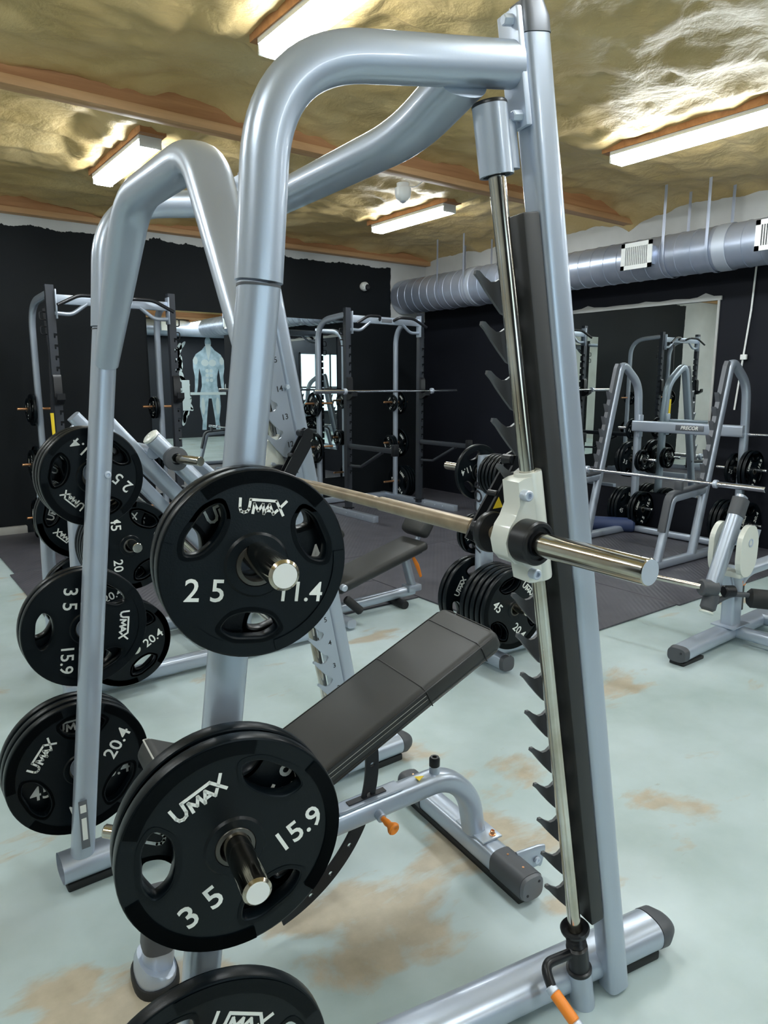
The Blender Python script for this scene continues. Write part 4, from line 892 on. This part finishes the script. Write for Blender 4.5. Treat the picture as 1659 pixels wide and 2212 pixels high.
loc('orange_handle', sweep(B(), [(0.345, -0.06, 0.20), (0.31, -0.06, 0.29), (0.27, -0.05, 0.37)], 0.02, 0.035, n=(0, 1, 0), seg=12, ws=[0.6, 1, 0.6]), 'orange')
pv = V((0.96, 0, 0.27)).normalized(); pz = V((-pv.z, 0, pv.x))
pd = loc('main_pad', box(B(), (-0.04, 0, 0.345), (0.80, 0.30, 0.065), (pv, V((0, 1, 0)), pz), 0.025, 3), 'vinyl')
loc('pad_board', box(B(), V((-0.04, 0, 0.345))-pz*0.04, (0.72, 0.22, 0.02), (pv, V((0, 1, 0)), pz), 0.005), 'plastic')
hv = V((0.55, 0, 0.83)).normalized(); hz_ = V((-hv.z, 0, hv.x))
loc('head_pad', box(B(), (0.38, 0.03, 0.565), (0.15, 0.26, 0.11), (hv, V((0, 1, 0)), hz_), 0.04, 3), 'vinyl')
loc('head_post', sweep(B(), [(0.36, 0.03, 0.42), (0.42, 0.03, 0.56)], 0.04, 0.04, n=(0, 1, 0)), 'paint')
loc('roller_axle', cyl(B(), (-0.42, -0.2, 0.28), (-0.42, 0.2, 0.28), 0.014), 'chrome')
loc('foot_roller', cyl(B(), (-0.40, -0.20, 0.20), (-0.30, -0.24, 0.10), 0.03, bev=0.01), 'foot')
loc('axle_end', cyl(B(), (-0.42, -0.235, 0.28), (-0.42, -0.19, 0.28), 0.022, bev=0.006), 'steel')

# ---------------------------------------------------------------- weight tree
wt = thing('plate_tree', 'silver upright plate tree with vertical black lettering behind the bar carriage', 'plate rack', (2.81, 2.80, 0), math.radians(-4))
loc('column', sweep(B(), [(0, 0, 0.08), (0, 0, 1.17), (0.0, 0, 1.21)], 0.075, 0.105, n=(0, 1, 0), seg=26, pw=3, ws=[1, 1, 0.92]), 'paint', wt)
for x, q in ((-0.0, 1), ):
    loc('base_tube', sweep(B(), [(0, -0.20, 0.06), (0, 0.20, 0.06)], 0.085, 0.085, n=(1, 0, 0), seg=22, pw=3), 'paint', wt)
    for e in (-1, 1): loc('end_cap', sweep(B(), [(0, 0.20*e, 0.06), (0, 0.23*e, 0.06)], 0.090, 0.090, n=(1, 0, 0), seg=22, pw=3, ws=[1, 0.94]), 'plastic', wt)
bt = loc('base_tube', sweep(B(), [(-0.10, 0.0, 0.06), (0.50, 0.0, 0.06)], 0.09, 0.085, n=(0, 1, 0), seg=22, pw=3), 'paint', wt)
for x in (-0.10, 0.50):
    s_ = 1 if x > 0 else -1
    ec = loc('end_cap', sweep(B(), [(x, 0, 0.06), (x+0.028*s_, 0, 0.06)], 0.094, 0.088, n=(0, 1, 0), seg=22, pw=3, ws=[1, 0.94]), 'plastic', wt)
    loc('rubber_foot', box(B(), (x, 0, 0.008), (0.10, 0.08, 0.016)), 'foot', wt)
add_text(bm := B(), '///PRECOR', 0.088, (-0.0535, 0.0, 0.865), UP, (0, 1, 0), 0.0008, 0.2, 0.0014); loc('lettering', bm, 'ink', wt)
for s_ in (1, -1):
    for z in (1.12, 0.76, 0.40):
        hn = loc('plate_horn', cyl(B(), (0, 0.03*s_, z), (0, 0.36*s_, z), 0.023), 'chrome', wt)
        loc('horn_end', lathe(B(), [(0, 0), (0.02, 0), (0.02, 0.001), (0, 0.001)], (0, 0.36*s_, z), (0, s_, 0), 20), 'plastic_white', hn)
wn = V((math.sin(math.radians(-4)), -math.cos(math.radians(-4)), 0)); wo = V((2.81, 2.80, 0))
for s_, z, ks, rh, nm in ((1, 1.11, [10, 10, 10, 10, 10], -45, 'upper near horn'), (1, 0.387, [45, 45, 45, 45, 45], -45, 'low near horn'), (-1, 1.11, [25], 200, 'upper far horn'), (-1, 0.75, [10, 10], 215, 'middle far horn'), (-1, 0.387, [45, 45], 60, 'low far horn')):
    labs = ['%s black plate on the %s of the upright plate tree' % ('only' if len(ks) == 1 else ['innermost', 'second', 'third', 'fourth', 'outermost'][i if i < len(ks)-1 else 4], nm) for i in range(len(ks))]
    stack(ks, wo+wn*s_*0.055+UP*z, wn*s_, [rh]*len(ks), labs, 'plates on the plate tree', view=s_)

# ---------------------------------------------------------------- leg machine at the right edge
le = thing('leg_machine', 'silver leg curl machine cut off by the right edge, with a black roller', 'leg machine', (4.30, 2.10, 0))
loc('base_tube', sweep(B(), fillet([(-0.60, -0.02, 0.065), (-0.30, 0.0, 0.065), (0.55, 0.02, 0.065)], 0.1), 0.115, 0.088, n=(0, 1, 0), seg=24, pw=3), 'paint', le)
ec = loc('end_cap', sweep(B(), [(-0.60, -0.02, 0.065), (-0.645, -0.024, 0.065)], 0.120, 0.092, n=(0, 1, 0), seg=24, pw=3, ws=[1, 0.9]), 'plastic', le)
loc('cap_screw', cyl(B(), (-0.642, -0.050, 0.08), (-0.6465, -0.050, 0.08), 0.006, 10, 0.0005), 'ink', ec); loc('cap_screw', cyl(B(), (-0.642, 0.008, 0.05), (-0.6465, 0.008, 0.05), 0.006, 10, 0.0005), 'ink', ec)
loc('rubber_foot', box(B(), (-0.52, -0.02, 0.010), (0.22, 0.09, 0.020), bev=0.004), 'foot', le)
for x in (0.02, 0.40): loc('spine_tube', sweep(B(), [(x, 0, 0.07), (x-0.03, -1.0, 0.07)], 0.075, 0.075, n=(1, 0, 0), seg=20, pw=3), 'paint', le)
loc('mount_plate', box(B(), (0.0, 0.0, 0.114), (0.20, 0.15, 0.010), bev=0.003), 'paint', le)
loc('post', sweep(B(), [(0, 0, 0.115), (-0.01, 0, 0.36), (-0.06, 0, 0.47)], 0.085, 0.115, n=(0, 1, 0), seg=20, pw=6), 'paint', le)
loc('post_insert', sweep(B(), [(0.065, -0.01, 0.20), (0.06, -0.01, 0.36)], 0.05, 0.03, n=(0, 1, 0), seg=10, pw=6), 'black_metal', le)
loc('orange_mark', box(B(), (0.055, -0.01, 0.375), (0.05, 0.05, 0.03)), 'orange', le)
CP = round_poly([(-0.12, 0.46), (-0.02, 0.44), (0.05, 0.52), (0.055, 0.68), (0.01, 0.76), (-0.08, 0.77), (-0.15, 0.70), (-0.155, 0.54)], 0.05)
for y in (-0.085, 0.085):
    cpl = loc('side_plate', prism(B(), CP, lambda a, b_, q: V((a, y+q, b_)), -0.016, 0.016), 'cream', le, smooth=False)
    loc('pivot_cap', lathe(B(), [(0.026, 0), (0.026, 0.004), (0.018, 0.004), (0.016, -0.002), (0, -0.002)], (-0.045, y-0.0165, 0.66), (0, -1, 0), 24), 'steel', cpl)
loc('bracket_base', box(B(), (-0.07, 0, 0.46), (0.09, 0.19, 0.04), bev=0.01), 'cream', le)
loc('pivot_shaft', cyl(B(), (-0.045, -0.085, 0.66), (-0.045, 0.085, 0.66), 0.03), 'steel', le)
arm = loc('lever_arm', sweep(B(), [(-0.050, 0.0, 0.82), (-0.270, 0.0, 0.38)], 0.080, 0.095, n=(0, 1, 0), seg=24, pw=3), 'paint', le)
loc('arm_sleeve', sweep(B(), [(-0.005, 0, 0.91), (-0.055, 0, 0.81)], 0.088, 0.104, n=(0, 1, 0), seg=24, pw=3), 'plastic', arm)
loc('arm_top', sweep(B(), [(0.003, 0, 0.926), (-0.005, 0, 0.911)], 0.06, 0.08, n=(0, 1, 0), seg=24, pw=3), 'paint', arm)
loc('adjuster_hub', cyl(B(), (-0.34, 0.03, 0.405), (-0.245, -0.02, 0.39), 0.050, bev=0.01), 'plastic', le)
loc('adjuster_knob', cyl(B(), (-0.20, -0.04, 0.37), (-0.13, -0.07, 0.365), 0.036, bev=0.008), 'black_metal', le)
loc('arm_tip', cyl(B(), (-0.25, 0.0, 0.37), (-0.30, 0.0, 0.255), 0.046, bev=0.02), 'plastic', le)
loc('arm_tip_end', cyl(B(), (-0.30, 0.0, 0.256), (-0.306, 0.0, 0.243), 0.043, bev=0.004), 'cream', le)
ro = loc('roller_tube', sweep(B(), fillet([(-0.26, 0.0, 0.28), (-0.15, -0.05, 0.345), (-0.02, -0.10, 0.33), (0.03, -0.12, 0.30)], 0.12), 0.032, 0.032, seg=16), 'plastic', le)
loc('foam_roller', cyl(B(), (0.0, -0.09, 0.305), (0.24, -0.38, 0.29), 0.060, 28, 0.02), 'foot', ro)
loc('chrome_handle', cyl(B(), (-0.33, 0.03, 0.405), (-0.42, 0.72, 0.415), 0.0175), 'chrome', le)
loc('seat_frame', sweep(B(), fillet([(0.03, 0.02, 0.20), (0.06, 0.0, 0.44), (0.55, -0.12, 0.52)], 0.25, 10), 0.07, 0.08, seg=20, pw=2.6), 'paint', le)
loc('seat_bracket', prism(B(), [(0.25, 0.56), (0.55, 0.50), (0.60, 0.62), (0.26, 0.66)], lambda a, b_, q: V((a, 0.15+q, b_)), -0.01, 0.01), 'paint', le, smooth=False)
